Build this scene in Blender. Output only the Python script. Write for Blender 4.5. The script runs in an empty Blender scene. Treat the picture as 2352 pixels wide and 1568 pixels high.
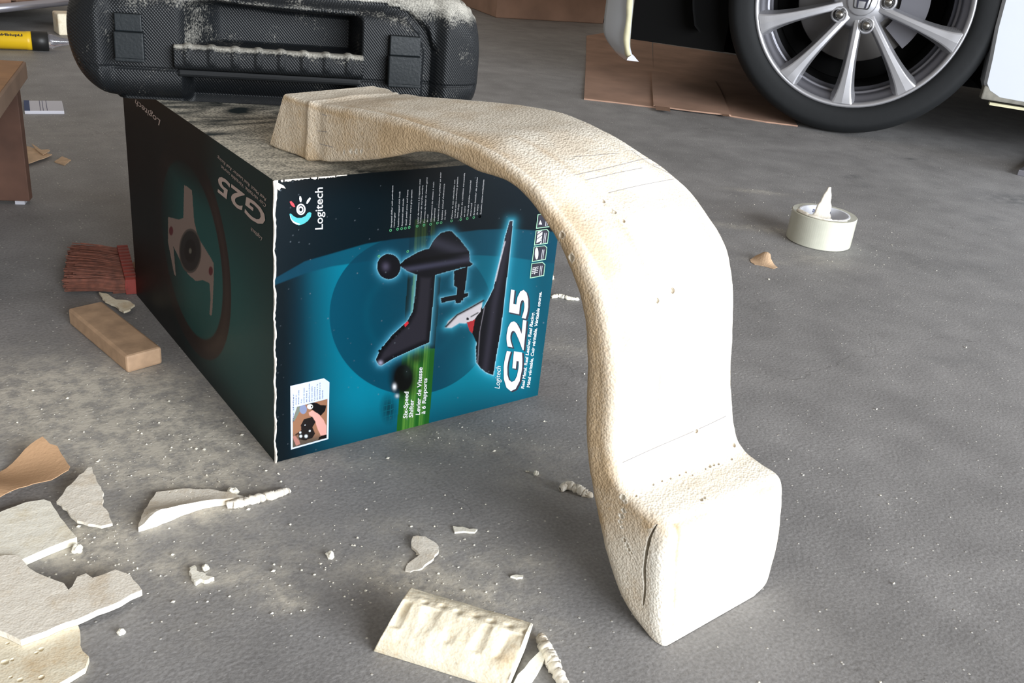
import bpy, bmesh, math, random
import numpy as np
from mathutils import Vector, Matrix, noise

# ------------------------------------------------------------------ camera
S = bpy.context.scene
COL = S.collection
FPX = 2180.0
CX, CY = 1176.0, 784.0
RM = np.array([[0.80864679, -0.57962985, 0.10059626],
               [0.17140554, 0.3957148, 0.90223608],
               [-0.56277039, -0.71234755, 0.41934527]])      # world -> camera axes
CAM = np.array([-0.2667, -0.6343, 0.44])
cd = bpy.data.cameras.new('camera'); cam = bpy.data.objects.new('camera', cd); COL.objects.link(cam)
cd.sensor_width = 36.0; cd.lens = FPX / 2352 * 36.0; cd.clip_start = 0.01; cd.clip_end = 60
mw = Matrix.Identity(4)
for i in range(3):
    for j in range(3):
        mw[i][j] = RM[j, i]
    mw[i][3] = CAM[i]
cam.matrix_world = mw
S.camera = cam

# ------------------------------------------------------------------ light
W = bpy.data.worlds.new('world'); S.world = W; W.use_nodes = True
W.node_tree.nodes['Background'].inputs[0].default_value = (1.0, 0.88, 0.76, 1)
W.node_tree.nodes['Background'].inputs[1].default_value = 0.33
ld = bpy.data.lights.new('garage_door_daylight', 'AREA'); ld.shape = 'RECTANGLE'; ld.size = 4.4; ld.size_y = 2.4
ld.energy = 590; ld.color = (0.90, 0.945, 1.0)
lo = bpy.data.objects.new('garage_door_daylight', ld); COL.objects.link(lo)
lo.location = (1.1, -4.4, 1.22); lo.rotation_euler = (math.radians(90), 0, 0)   # shines towards +y
l2 = bpy.data.lights.new('left_fill_light', 'AREA'); l2.shape = 'RECTANGLE'; l2.size = 1.0; l2.size_y = 0.8
l2.energy = 5; l2.color = (0.75, 0.88, 1.0)  # weak bluish fill light added at the left, without a window
lw = bpy.data.objects.new('left_fill_light', l2); COL.objects.link(lw)
lw.location = (-3.0, 1.2, 1.5); lw.rotation_euler = (math.radians(75), 0, math.radians(-90))
S.view_settings.view_transform = 'Standard'; S.view_settings.look = 'None'
S.view_settings.gamma = 1; S.view_settings.use_curve_mapping = False
S.view_settings.exposure = 0.0
S.cycles.use_denoising = True
S.cycles.max_bounces = 5

# ------------------------------------------------------------------ helpers
def ray(px, py):
    return RM.T @ np.array([px - CX, -(py - CY), -FPX])
def P(px, py, z=0.0):
    r = ray(px, py); return CAM + r * ((z - CAM[2]) / r[2])
def PL(px, py, p0, n):
    r = ray(px, py); n = np.asarray(n, float)
    return CAM + r * (np.dot(np.asarray(p0) - CAM, n) / np.dot(r, n))
def proj(p):
    c = (np.asarray(p, float) - CAM) @ RM.T
    return np.stack([CX + FPX * c[..., 0] / -c[..., 2], CY - FPX * c[..., 1] / -c[..., 2]], -1)
def lin(c):
    return tuple((v / 12.92 if v <= .04045 else ((v + .055) / 1.055) ** 2.4) for v in c)
def s255(r, g, b, k=1.0):
    return tuple(min(1, v * k) for v in lin((r / 255, g / 255, b / 255)))

def mesh(name, v, f, m=None, parent=None, smooth=False, loc=None):
    me = bpy.data.meshes.new(name)
    me.from_pydata([tuple(map(float, p)) for p in v], [], [tuple(int(i) for i in q) for q in f]); me.update()
    o = bpy.data.objects.new(name, me); COL.objects.link(o)
    if m: me.materials.append(m)
    if smooth: me.polygons.foreach_set('use_smooth', [True] * len(me.polygons))
    if parent: o.parent = parent
    return o
def fromb(name, bm, m=None, parent=None, smooth=False):
    me = bpy.data.meshes.new(name); bm.normal_update(); bm.to_mesh(me); bm.free()
    o = bpy.data.objects.new(name, me); COL.objects.link(o)
    if m: me.materials.append(m)
    if smooth: me.polygons.foreach_set('use_smooth', [True] * len(me.polygons))
    if parent: o.parent = parent
    return o
def empty(name, loc=(0, 0, 0)):
    o = bpy.data.objects.new(name, None); COL.objects.link(o); o.location = loc; o.empty_display_size = .02
    return o
def tag(o, label, cat, group=None, kind=None):
    o['label'] = label; o['category'] = cat
    if group: o['group'] = group
    if kind: o['kind'] = kind
    return o
def settle(root):
    """children were built in world coordinates: keep them there under a moved root"""
    bpy.context.view_layer.update()
    inv = Matrix.Translation(root.location).inverted()
    for c in root.children:
        c.matrix_parent_inverse = inv

def nt(name):
    m = bpy.data.materials.new(name); m.use_nodes = True
    n = m.node_tree.nodes; b = n['Principled BSDF']
    return m, n, m.node_tree.links, b
def mat(name, col, rough=.6, metal=0, spec=.5, bump=0, bscale=300, var=0, vscale=20, coat=0):
    m, n, l, b = nt(name)
    b.inputs['Base Color'].default_value = (*col, 1); b.inputs['Roughness'].default_value = rough
    b.inputs['Metallic'].default_value = metal; b.inputs['Specular IOR Level'].default_value = spec
    b.inputs['Coat Weight'].default_value = coat
    tc = n.new('ShaderNodeTexCoord')
    if var:
        nz = n.new('ShaderNodeTexNoise'); nz.inputs['Scale'].default_value = vscale; nz.inputs['Detail'].default_value = 6
        l.new(tc.outputs['Object'], nz.inputs['Vector'])
        mr = n.new('ShaderNodeMapRange'); mr.inputs[1].default_value = .3; mr.inputs[2].default_value = .7
        mr.inputs[3].default_value = 1 - var; mr.inputs[4].default_value = 1 + var
        l.new(nz.outputs['Fac'], mr.inputs[0])
        mx = n.new('ShaderNodeVectorMath'); mx.operation = 'SCALE'; mx.inputs[0].default_value = col
        l.new(mr.outputs[0], mx.inputs['Scale']); l.new(mx.outputs[0], b.inputs['Base Color'])
    if bump:
        nb = n.new('ShaderNodeTexNoise'); nb.inputs['Scale'].default_value = bscale; nb.inputs['Detail'].default_value = 4
        l.new(tc.outputs['Object'], nb.inputs['Vector'])
        bp = n.new('ShaderNodeBump'); bp.inputs['Strength'].default_value = 1; bp.inputs['Distance'].default_value = bump
        l.new(nb.outputs['Fac'], bp.inputs['Height']); l.new(bp.outputs[0], b.inputs['Normal'])
    return m
def attr_mat(name, rough=.4, spec=.5, bump=0, bscale=200):
    m = mat(name, (1, 1, 1), rough, spec=spec, bump=bump, bscale=bscale)
    n, l = m.node_tree.nodes, m.node_tree.links
    a = n.new('ShaderNodeVertexColor'); a.layer_name = 'art'
    l.new(a.outputs['Color'], n['Principled BSDF'].inputs['Base Color'])
    return m
def foam_mat(name, light, tan, tanamt=.5, rough=.9, bump=.0009, scale=30, ridge=False):
    """rigid polyurethane foam: pale cut cells with tan sanded patches"""
    m, n, l, b = nt(name)
    b.inputs['Roughness'].default_value = rough; b.inputs['Specular IOR Level'].default_value = .25
    tc = n.new('ShaderNodeTexCoord')
    def noise_(s, d=5):
        x = n.new('ShaderNodeTexNoise'); x.inputs['Scale'].default_value = s; x.inputs['Detail'].default_value = d
        l.new(tc.outputs['Object'], x.inputs['Vector']); return x
    a = noise_(scale, 6); c = noise_(420, 3)
    mr = n.new('ShaderNodeMapRange'); mr.inputs[1].default_value = .62 - tanamt * .3; mr.inputs[2].default_value = .80 - tanamt * .25
    l.new(a.outputs['Fac'], mr.inputs[0])
    mr2 = n.new('ShaderNodeMapRange'); mr2.inputs[1].default_value = .5; mr2.inputs[2].default_value = .72
    mr2.inputs[4].default_value = .55
    l.new(c.outputs['Fac'], mr2.inputs[0])
    ad = n.new('ShaderNodeMath'); ad.operation = 'ADD'; ad.use_clamp = True
    l.new(mr.outputs[0], ad.inputs[0]); l.new(mr2.outputs[0], ad.inputs[1])
    last = ad.outputs[0]
    if ridge:
        at = n.new('ShaderNodeAttribute'); at.attribute_name = 'tan'
        ml = n.new('ShaderNodeMath'); ml.operation = 'MULTIPLY_ADD'; ml.use_clamp = True
        ml.inputs[1].default_value = .35
        l.new(ad.outputs[0], ml.inputs[0]); l.new(at.outputs['Fac'], ml.inputs[2]); last = ml.outputs[0]
    mx = n.new('ShaderNodeMix'); mx.data_type = 'RGBA'
    mx.inputs[6].default_value = (*light, 1); mx.inputs[7].default_value = (*tan, 1)
    l.new(last, mx.inputs[0]); l.new(mx.outputs[2], b.inputs['Base Color'])
    vb = n.new('ShaderNodeTexVoronoi'); vb.inputs['Scale'].default_value = 600
    l.new(tc.outputs['Object'], vb.inputs['Vector'])
    nb = noise_(330, 5); 
    s = n.new('ShaderNodeMath'); s.operation = 'ADD'; l.new(vb.outputs['Distance'], s.inputs[0]); l.new(nb.outputs['Fac'], s.inputs[1])
    bp = n.new('ShaderNodeBump'); bp.inputs['Distance'].default_value = bump; bp.inputs['Strength'].default_value = .9
    l.new(s.outputs[0], bp.inputs['Height']); l.new(bp.outputs[0], b.inputs['Normal'])
    return m

M = {}
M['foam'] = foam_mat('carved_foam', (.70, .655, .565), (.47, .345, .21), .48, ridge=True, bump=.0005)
M['foam_white'] = foam_mat('pale_foam', (.90, .87, .76), (.80, .73, .57), .2, scale=45, bump=.00012)
M['foam_grey'] = foam_mat('dusty_foam', (.84, .79, .69), (.70, .61, .48), .25, scale=45, bump=.00014)
M['foam_skin'] = foam_mat('foam_skin', (.84, .77, .60), (.68, .54, .35), .35, rough=.45, bump=.00014, scale=35)
M['pencil'] = mat('pencil_graphite', (.25, .24, .25), .7)
M['cardboard'] = mat('cardboard', (.36, .22, .155), .85, bump=.0002, bscale=200, var=.18, vscale=9)
M['cardboard_dark'] = mat('cardboard_tape', (.25, .15, .10), .6, var=.1)
M['wood'] = mat('bare_wood', (.44, .29, .18), .7, bump=.0002, bscale=300, var=.2, vscale=60)
M['bench_top'] = mat('bench_board', (.42, .22, .10), .6, var=.15, vscale=30)
M['bench_edge'] = mat('bench_board_edge', (.30, .20, .14), .7, var=.15)
M['bench_leg'] = mat('bench_panel', (.13, .062, .04), .6, var=.2, vscale=30)
M['paper_brown'] = mat('brown_sandpaper', (.55, .34, .19), .75, bump=.0002, bscale=500, var=.06)
M['veneer'] = mat('wood_shavings', (.55, .38, .24), .7, var=.15, vscale=80)
M['ink_white'] = mat('white_ink', (.80, .82, .85), .4)
M['ink_silver'] = mat('silver_ink', (.72, .73, .80), .35)
M['ink_dim'] = mat('grey_ink', (.46, .36, .32), .5)
M['ink_green'] = mat('green_ink', (.10, .45, .2), .4)
M['ink_mint'] = mat('mint_ink', (.35, .65, .45), .4)
M['ink_black'] = mat('black_ink', (.015, .015, .03), .4)
M['ink_shadow'] = mat('letter_shadow_ink', (.02, .02, .035), .4)
M['paper_worn'] = mat('torn_paper_edge', (.62, .58, .52), .9, var=.2, vscale=200)
M['tape_cream'] = mat('packing_tape_roll', (.60, .60, .50), .28, coat=.3, var=.05, vscale=60)
M['tape_core'] = mat('white_card_core', (.80, .82, .88), .6)
M['ink_blue'] = mat('dark_blue_ink', (.03, .04, .14), .5)
M['rim'] = mat('painted_alloy', (.42, .42, .44), .38, metal=.7)
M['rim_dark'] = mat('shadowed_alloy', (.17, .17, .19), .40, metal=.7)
M['chrome'] = mat('dark_chrome', (.30, .29, .27), .18, metal=1)
M['rubber'] = mat('tyre_rubber', (.010, .011, .012), .7, spec=.25, bump=.0004, bscale=60)
M['steel'] = mat('brake_steel', (.20, .19, .18), .5, metal=.7)
M['black'] = mat('matt_black', (.004, .004, .004), .9, spec=.1)
M['carpaint'] = mat('white_car_paint', (.55, .58, .62), .25, coat=.5)
M['cardirt'] = mat('dirty_sill', (.20, .19, .16), .8, var=.25, vscale=60)
M['masking'] = mat('masking_tape', (.62, .58, .38), .75, var=.12, vscale=50)
M['yellow'] = mat('yellow_plastic', (.72, .46, .01), .4)
M['blackplastic'] = mat('black_plastic', (.012, .012, .012), .45)
M['clear'] = mat('clear_plastic', (.55, .55, .6), .08)
M['clear'].node_tree.nodes['Principled BSDF'].inputs['Transmission Weight'].default_value = .85
M['bristle'] = mat('brown_bristles', (.17, .055, .032), .6, var=.4, vscale=150)
M['redband'] = mat('red_ferrule', (.26, .035, .025), .5, var=.2, vscale=100)
M['whitecard'] = mat('white_card', (.62, .62, .68), .6)
M['bluecard'] = mat('blue_card', (.03, .06, .16), .6)
M['metal'] = mat('galvanised_metal', (.55, .55, .62), .3, metal=.9)
M['cable'] = mat('pale_cable', (.55, .50, .42), .5)
M['darkshelf'] = mat('dark_shelf', (.05, .045, .04), .6, var=.3, vscale=30)

def bevel(o, w, seg=2, ang=35):
    b = o.modifiers.new('bevel', 'BEVEL'); b.width = w; b.segments = seg; b.limit_method = 'ANGLE'; b.angle_limit = math.radians(ang)
    return o
def boxm(name, c, ax, ay, az, m, parent=None, bev=0):
    """box from a corner c and three edge vectors"""
    c, ax, ay, az = (np.asarray(q, float) for q in (c, ax, ay, az))
    v = [c, c + ax, c + ax + ay, c + ay, c + az, c + ax + az, c + ax + ay + az, c + ay + az]
    f = [(0, 3, 2, 1), (4, 5, 6, 7), (0, 1, 5, 4), (1, 2, 6, 5), (2, 3, 7, 6), (3, 0, 4, 7)]
    if np.dot(np.cross(ax, ay), az) < 0: f = [q[::-1] for q in f]
    o = mesh(name, v, f, m, parent)
    if bev: bevel(o, bev)
    return o
def tube(name, pts, r, m, parent=None, n=12, cap=True, smooth=True):
    pts = [Vector(p) for p in pts]; vs = []; fs = []
    rs = r if hasattr(r, '__len__') else [r] * len(pts)
    prev = None
    for i, p in enumerate(pts):
        t = (pts[min(i + 1, len(pts) - 1)] - pts[max(i - 1, 0)]).normalized()
        if prev is None:
            a = t.orthogonal().normalized()
        else:
            a = (prev - t * prev.dot(t)).normalized()
        prev = a; b = t.cross(a)
        for k in range(n):
            th = 2 * math.pi * k / n
            vs.append(p + (a * math.cos(th) + b * math.sin(th)) * rs[i])
    for i in range(len(pts) - 1):
        for k in range(n):
            fs.append((i * n + k, i * n + (k + 1) % n, (i + 1) * n + (k + 1) % n, (i + 1) * n + k))
    if cap:
        fs.append(tuple(range(n))[::-1]); fs.append(tuple((len(pts) - 1) * n + k for k in range(n)))
    return mesh(name, vs, fs, m, parent, smooth)
def crom(pts, n):
    """Catmull-Rom resample of an (k,d) array to n points, uniform in parameter"""
    p = np.asarray(pts, float); k = len(p)
    q = np.vstack([2 * p[0] - p[1], p, 2 * p[-1] - p[-2]])
    out = []
    for t in np.linspace(0, k - 1, n):
        i = min(int(t), k - 2); u = t - i
        a, b, c, d = q[i], q[i + 1], q[i + 2], q[i + 3]
        out.append(.5 * ((2 * b) + (-a + c) * u + (2 * a - 5 * b + 4 * c - d) * u * u + (-a + 3 * b - 3 * c + d) * u ** 3))
    return np.array(out)
def lathe(name, prof, M3, m, parent=None, n=96, close=False, smooth=True):
    """profile of (r,c) revolved in the wheel plane; M3 maps (a,b,c)->world"""
    vs = []; fs = []; k = len(prof)
    for i in range(n):
        th = 2 * math.pi * i / n
        for r, c in prof: vs.append(M3(r * math.cos(th), r * math.sin(th), c))
    for i in range(n):
        j = (i + 1) % n
        for q in range(k - 1 + (1 if close else 0)):
            w = (q + 1) % k
            fs.append((i * k + q, j * k + q, j * k + w, i * k + w))
    return mesh(name, vs, fs, m, parent, smooth)
def text_mesh(name, s, p0, p1, top, m, parent=None, bold=0.0, lift=.0002, nrm=None, fix_w=True):
    """flat lettering laid from p0 to p1 (baseline) with cap height towards top"""
    cu = bpy.data.curves.new('t', 'FONT'); cu.body = s; cu.size = 1; cu.offset = bold; cu.resolution_u = 3
    ob = bpy.data.objects.new('t', cu)
    me0 = bpy.data.meshes.new_from_object(ob)
    n = len(me0.vertices); co = np.zeros(n * 3); me0.vertices.foreach_get('co', co); co = co.reshape(-1, 3)
    p0, p1, top = (np.asarray(q, float) for q in (p0, p1, top))
    x0, x1 = co[:, 0].min(), co[:, 0].max()
    cap = .73 if not s.isdigit() else .73
    u = (p1 - p0) / (x1 - x0); v = (top - p0) / cap
    if nrm is None: nrm = np.cross(p1 - p0, top - p0)
    nrm = np.asarray(nrm, float); nrm = nrm / np.linalg.norm(nrm)
    w = p0 + (co[:, :1] - x0) * u + co[:, 1:2] * v + nrm * lift
    fs = [tuple(p.vertices) for p in me0.polygons]
    bpy.data.objects.remove(ob); bpy.data.curves.remove(cu); bpy.data.meshes.remove(me0)
    if name is None: return w, fs
    return mesh(name, w, fs, m, parent)

def pip(x, y, poly):
    x = np.asarray(x); y = np.asarray(y); ins = np.zeros(x.shape, bool); n = len(poly)
    for i in range(n):
        x0, y0 = poly[i]; x1, y1 = poly[(i + 1) % n]
        if y0 == y1: continue
        c = ((y0 > y) != (y1 > y)) & (x < (x1 - x0) * (y - y0) / (y1 - y0) + x0)
        ins ^= c
    return ins
def segd(x, y, pts, close=True):
    d = np.full(np.shape(x), 1e9); n = len(pts)
    for i in range(n if close else n - 1):
        x0, y0 = pts[i]; x1, y1 = pts[(i + 1) % n]
        dx, dy = x1 - x0, y1 - y0; L = dx * dx + dy * dy + 1e-12
        t = np.clip(((x - x0) * dx + (y - y0) * dy) / L, 0, 1)
        d = np.minimum(d, np.hypot(x - x0 - t * dx, y - y0 - t * dy))
    return d
def sstep(a, b, x):
    t = np.clip((x - a) / (b - a), 0, 1); return t * t * (3 - 2 * t)

def art_panel(name, origin, ex, ey, nx, ny, fn, m, parent):
    """a dense printed sheet; its printed colours are a vertex colour layer"""
    origin, ex, ey = (np.asarray(q, float) for q in (origin, ex, ey))
    a, b = np.meshgrid(np.linspace(0, 1, nx + 1), np.linspace(0, 1, ny + 1))
    co = origin + a[..., None] * ex + b[..., None] * ey
    col = fn(co)
    co = co.reshape(-1, 3); col = np.clip(col.reshape(-1, 3), 0, 1)
    i = np.arange(nx * ny); r = i // nx; c = i % nx; k = r * (nx + 1) + c
    f = np.stack([k, k + 1, k + nx + 2, k + nx + 1], 1)
    me = bpy.data.meshes.new(name)
    me.vertices.add(len(co)); me.vertices.foreach_set('co', co.ravel())
    me.loops.add(f.size); me.loops.foreach_set('vertex_index', f.ravel().astype(np.int32))
    me.polygons.add(len(f)); me.polygons.foreach_set('loop_start', (np.arange(len(f)) * 4).astype(np.int32))
    me.polygons.foreach_set('loop_total', np.full(len(f), 4, np.int32))
    me.update(calc_edges=True)
    at = me.color_attributes.new('art', 'FLOAT_COLOR', 'POINT')
    at.data.foreach_set('color', np.hstack([col, np.ones((len(col), 1))]).astype(np.float32).ravel())
    me.materials.append(m)
    o = bpy.data.objects.new(name, me); COL.objects.link(o); o.parent = parent
    return o

# ------------------------------------------------------------------ floor
HB = .24                                   # height of the printed carton
def floor_fields(x, y):
    """sanding dust (0..1) and stains (0..1) lying on the concrete"""
    d = np.zeros_like(x); st = np.zeros_like(x)
    spots = [(300, 960, .10, .05, .9), (210, 1000, .07, .05, .7), (350, 1080, .07, .03, .8), (480, 1090, .06, .025, .6),
             (190, 1290, .035, .018, 1.0), (240, 1230, .03, .02, .9), (300, 1190, .05, .03, .3), (470, 1180, .03, .02, .7),
             (400, 1300, .022, .02, .7), (560, 1330, .03, .015, .5), (660, 1380, .014, .01, 1.0), (600, 1250, .05, .04, .2),
             (950, 1340, .035, .012, .9), (890, 1300, .03, .012, .6), (1040, 1380, .03, .015, .9), (1150, 1370, .03, .02, .45),
             (1060, 1290, .04, .03, .4), (1220, 1290, .02, .015, .4), (1250, 1450, .02, .01, .6), (900, 1210, .03, .012, .3),
             (1740, 440, .05, .012, .5), (1700, 520, .08, .015, .35), (1790, 530, .03, .02, .3), (1760, 600, .03, .01, .4),
             (1890, 600, .05, .03, .25), (1300, 800, .12, .03, .25), (160, 880, .08, .05, .5), (60, 900, .09, .07, .4),
             (60, 300, .3, .2, .12), (1050, 1010, .12, .02, .3), (330, 870, .05, .03, .4), (520, 1020, .07, .02, .4),
             (760, 1060, .08, .015, .25), (1240, 1090, .04, .03, .25), (700, 1290, .04, .03, .15), (450, 1400, .05, .05, .12)]
    for px, py, a, b, k in spots:
        c = P(px, py); dx = x - c[0]; dy = y - c[1]
        u = dx * .8 + dy * -.6; v = dx * .6 + dy * .8
        d += k * np.exp(-(u / a) ** 2 - (v / b) ** 2)
    for px, py, a, b, k in [(1945, 404, .035, .012, 1), (2095, 365, .05, .01, .9), (2340, 460, .07, .05, 1), (2270, 500, .05, .02, .5),
                            (1800, 240, .3, .1, .3), (2000, 430, .04, .01, .4), (2120, 385, .05, .02, .3), (2210, 830, .06, .02, .3),
                            (1950, 700, .3, .1, .15), (2150, 610, .2, .08, .2), (560, 640, .1, .1, .3)]:
        c = P(px, py); dx = x - c[0]; dy = y - c[1]
        u = dx * .8 + dy * -.6; v = dx * .6 + dy * .8
        st += k * np.exp(-(u / a) ** 2 - (v / b) ** 2)
    return np.clip(d, 0, 1), np.clip(st, 0, 1)
def build_floor():
    xs = np.concatenate([np.linspace(-3.2, -.55, 20), np.linspace(-.5, 1.4, 260), np.linspace(1.45, 5.5, 120)])
    ys = np.concatenate([np.linspace(-4.4, -.75, 24), np.linspace(-.7, .9, 220), np.linspace(.95, 5.0, 100)])
    X, Y = np.meshgrid(xs, ys); nx, ny = len(xs) - 1, len(ys) - 1
    co = np.stack([X, Y, np.zeros_like(X)], -1).reshape(-1, 3)
    i = np.arange(nx * ny); k = (i // nx) * (nx + 1) + i % nx
    f = np.stack([k, k + 1, k + nx + 2, k + nx + 1], 1)
    o = mesh('floor', co, f, None)
    d, st = floor_fields(X.ravel(), Y.ravel())
    for nm, v in (('dust', d), ('stain', st)):
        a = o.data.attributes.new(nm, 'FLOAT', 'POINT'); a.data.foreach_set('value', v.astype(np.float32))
    m, n, l, b = nt('garage_concrete')
    tc = n.new('ShaderNodeTexCoord')
    def nz(s, d=6, dist=0, vec=None):
        q = n.new('ShaderNodeTexNoise'); q.inputs['Scale'].default_value = s; q.inputs['Detail'].default_value = d
        q.inputs['Distortion'].default_value = dist; l.new(vec or tc.outputs['Object'], q.inputs['Vector']); return q.outputs['Fac']
    def mrange(src, a, b2, c, d2):
        q = n.new('ShaderNodeMapRange'); 
        for i2, v in enumerate((a, b2, c, d2)): q.inputs[i2 + 1].default_value = v
        l.new(src, q.inputs[0]); return q.outputs[0]
    def math_(op, a, b2, clamp=False):
        q = n.new('ShaderNodeMath'); q.operation = op; q.use_clamp = clamp
        for i2, v in enumerate((a, b2)):
            if isinstance(v, (int, float)): q.inputs[i2].default_value = v
            else: l.new(v, q.inputs[i2])
        return q.outputs[0]
    def mix(f, a, b2):
        q = n.new('ShaderNodeMix'); q.data_type = 'RGBA'
        for i2, v in ((0, f), (6, a), (7, b2)):
            if isinstance(v, (int, float)): q.inputs[i2].default_value = v
            elif isinstance(v, tuple): q.inputs[i2].default_value = (*v, 1)
            else: l.new(v, q.inputs[i2])
        return q.outputs[2]
    big = mrange(nz(3.5, 8, .6), .3, .7, 0, 1)
    base = mix(big, (.222, .217, .214), (.295, .288, .284))
    mid = mrange(nz(17, 8, 0), .3, .7, .86, 1.12)
    fine = mrange(nz(380, 3), .3, .7, .82, 1.18)
    sc = n.new('ShaderNodeVectorMath'); sc.operation = 'SCALE'; l.new(base, sc.inputs[0]); l.new(math_('MULTIPLY', mid, fine), sc.inputs['Scale'])
    stn = n.new('ShaderNodeAttribute'); stn.attribute_name = 'stain'
    c1 = mix(math_('MULTIPLY', stn.outputs['Fac'], mrange(nz(45, 5), .35, .6, .1, .75)), sc.outputs[0], (.075, .08, .085))
    # hairline cracks
    vec = n.new('ShaderNodeVectorMath'); vec.operation = 'ADD'
    nn = n.new('ShaderNodeTexNoise'); nn.inputs['Scale'].default_value = 9; nn.inputs['Detail'].default_value = 8; l.new(tc.outputs['Object'], nn.inputs['Vector'])
    vs = n.new('ShaderNodeVectorMath'); vs.operation = 'SCALE'; vs.inputs['Scale'].default_value = .25; l.new(nn.outputs['Color'], vs.inputs[0])
    l.new(tc.outputs['Object'], vec.inputs[0]); l.new(vs.outputs[0], vec.inputs[1])
    vo = n.new('ShaderNodeTexVoronoi'); vo.feature = 'DISTANCE_TO_EDGE'; vo.inputs['Scale'].default_value = 3.1; l.new(vec.outputs[0], vo.inputs['Vector'])
    cr = math_('MULTIPLY', mrange(vo.outputs['Distance'], .0, .006, 1, 0), mrange(nz(5, 3), .5, .62, 0, .5))
    c2 = mix(cr, c1, (.10, .095, .09))
    # pale dust film and grains
    da = n.new('ShaderNodeAttribute'); da.attribute_name = 'dust'
    q_ = n.new('ShaderNodeTexNoise'); q_.inputs['Scale'].default_value = 55; q_.inputs['Detail'].default_value = 14; q_.inputs['Roughness'].default_value = .78
    l.new(tc.outputs['Object'], q_.inputs['Vector'])
    g = math_('MULTIPLY', mrange(q_.outputs['Fac'], .42, .64, 0, 1), 1.0)
    film = math_('MULTIPLY', da.outputs['Fac'], math_('ADD', math_('MULTIPLY', g, 1.25), .28), True)
    c3 = mix(film, c2, (.60, .56, .48))
    v2 = n.new('ShaderNodeTexVoronoi'); v2.inputs['Scale'].default_value = 170; l.new(tc.outputs['Object'], v2.inputs['Vector'])
    rnd = n.new('ShaderNodeSeparateColor'); l.new(v2.outputs['Color'], rnd.inputs[0])
    gr = math_('MULTIPLY', mrange(v2.outputs['Distance'], .10, .2, 1, 0),
               math_('GREATER_THAN', math_('ADD', rnd.outputs[0], math_('MULTIPLY', da.outputs['Fac'], .55)), .80))
    c4 = mix(math_('MULTIPLY', gr, .8), c3, (.72, .70, .64))
    l.new(c4, b.inputs['Base Color'])
    b.inputs['Roughness'].default_value = .62; b.inputs['Specular IOR Level'].default_value = .35
    bp = n.new('ShaderNodeBump'); bp.inputs['Distance'].default_value = .0006; bp.inputs['Strength'].default_value = .7
    hh = math_('ADD', nz(300, 5), math_('MULTIPLY', gr, .8))
    hh = math_('ADD', hh, math_('MULTIPLY', film, .25))
    l.new(hh, bp.inputs['Height']); l.new(bp.outputs[0], b.inputs['Normal'])
    o.data.materials.append(m); o['kind'] = 'structure'
    return o
build_floor()
wallm = mat('painted_wall', (.46, .43, .38), .9, var=.05, vscale=3)
for nm, a in (('wall_back', ((-3.2, 5.0, 0), (8.7, 0, 0), (0, .1, 0), (0, 0, 2.6))),
              ('wall_left', ((-3.3, -3.6, 0), (.1, 0, 0), (0, 8.7, 0), (0, 0, 2.6)))):
    boxm(nm, *a, wallm)['kind'] = 'structure'

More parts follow.
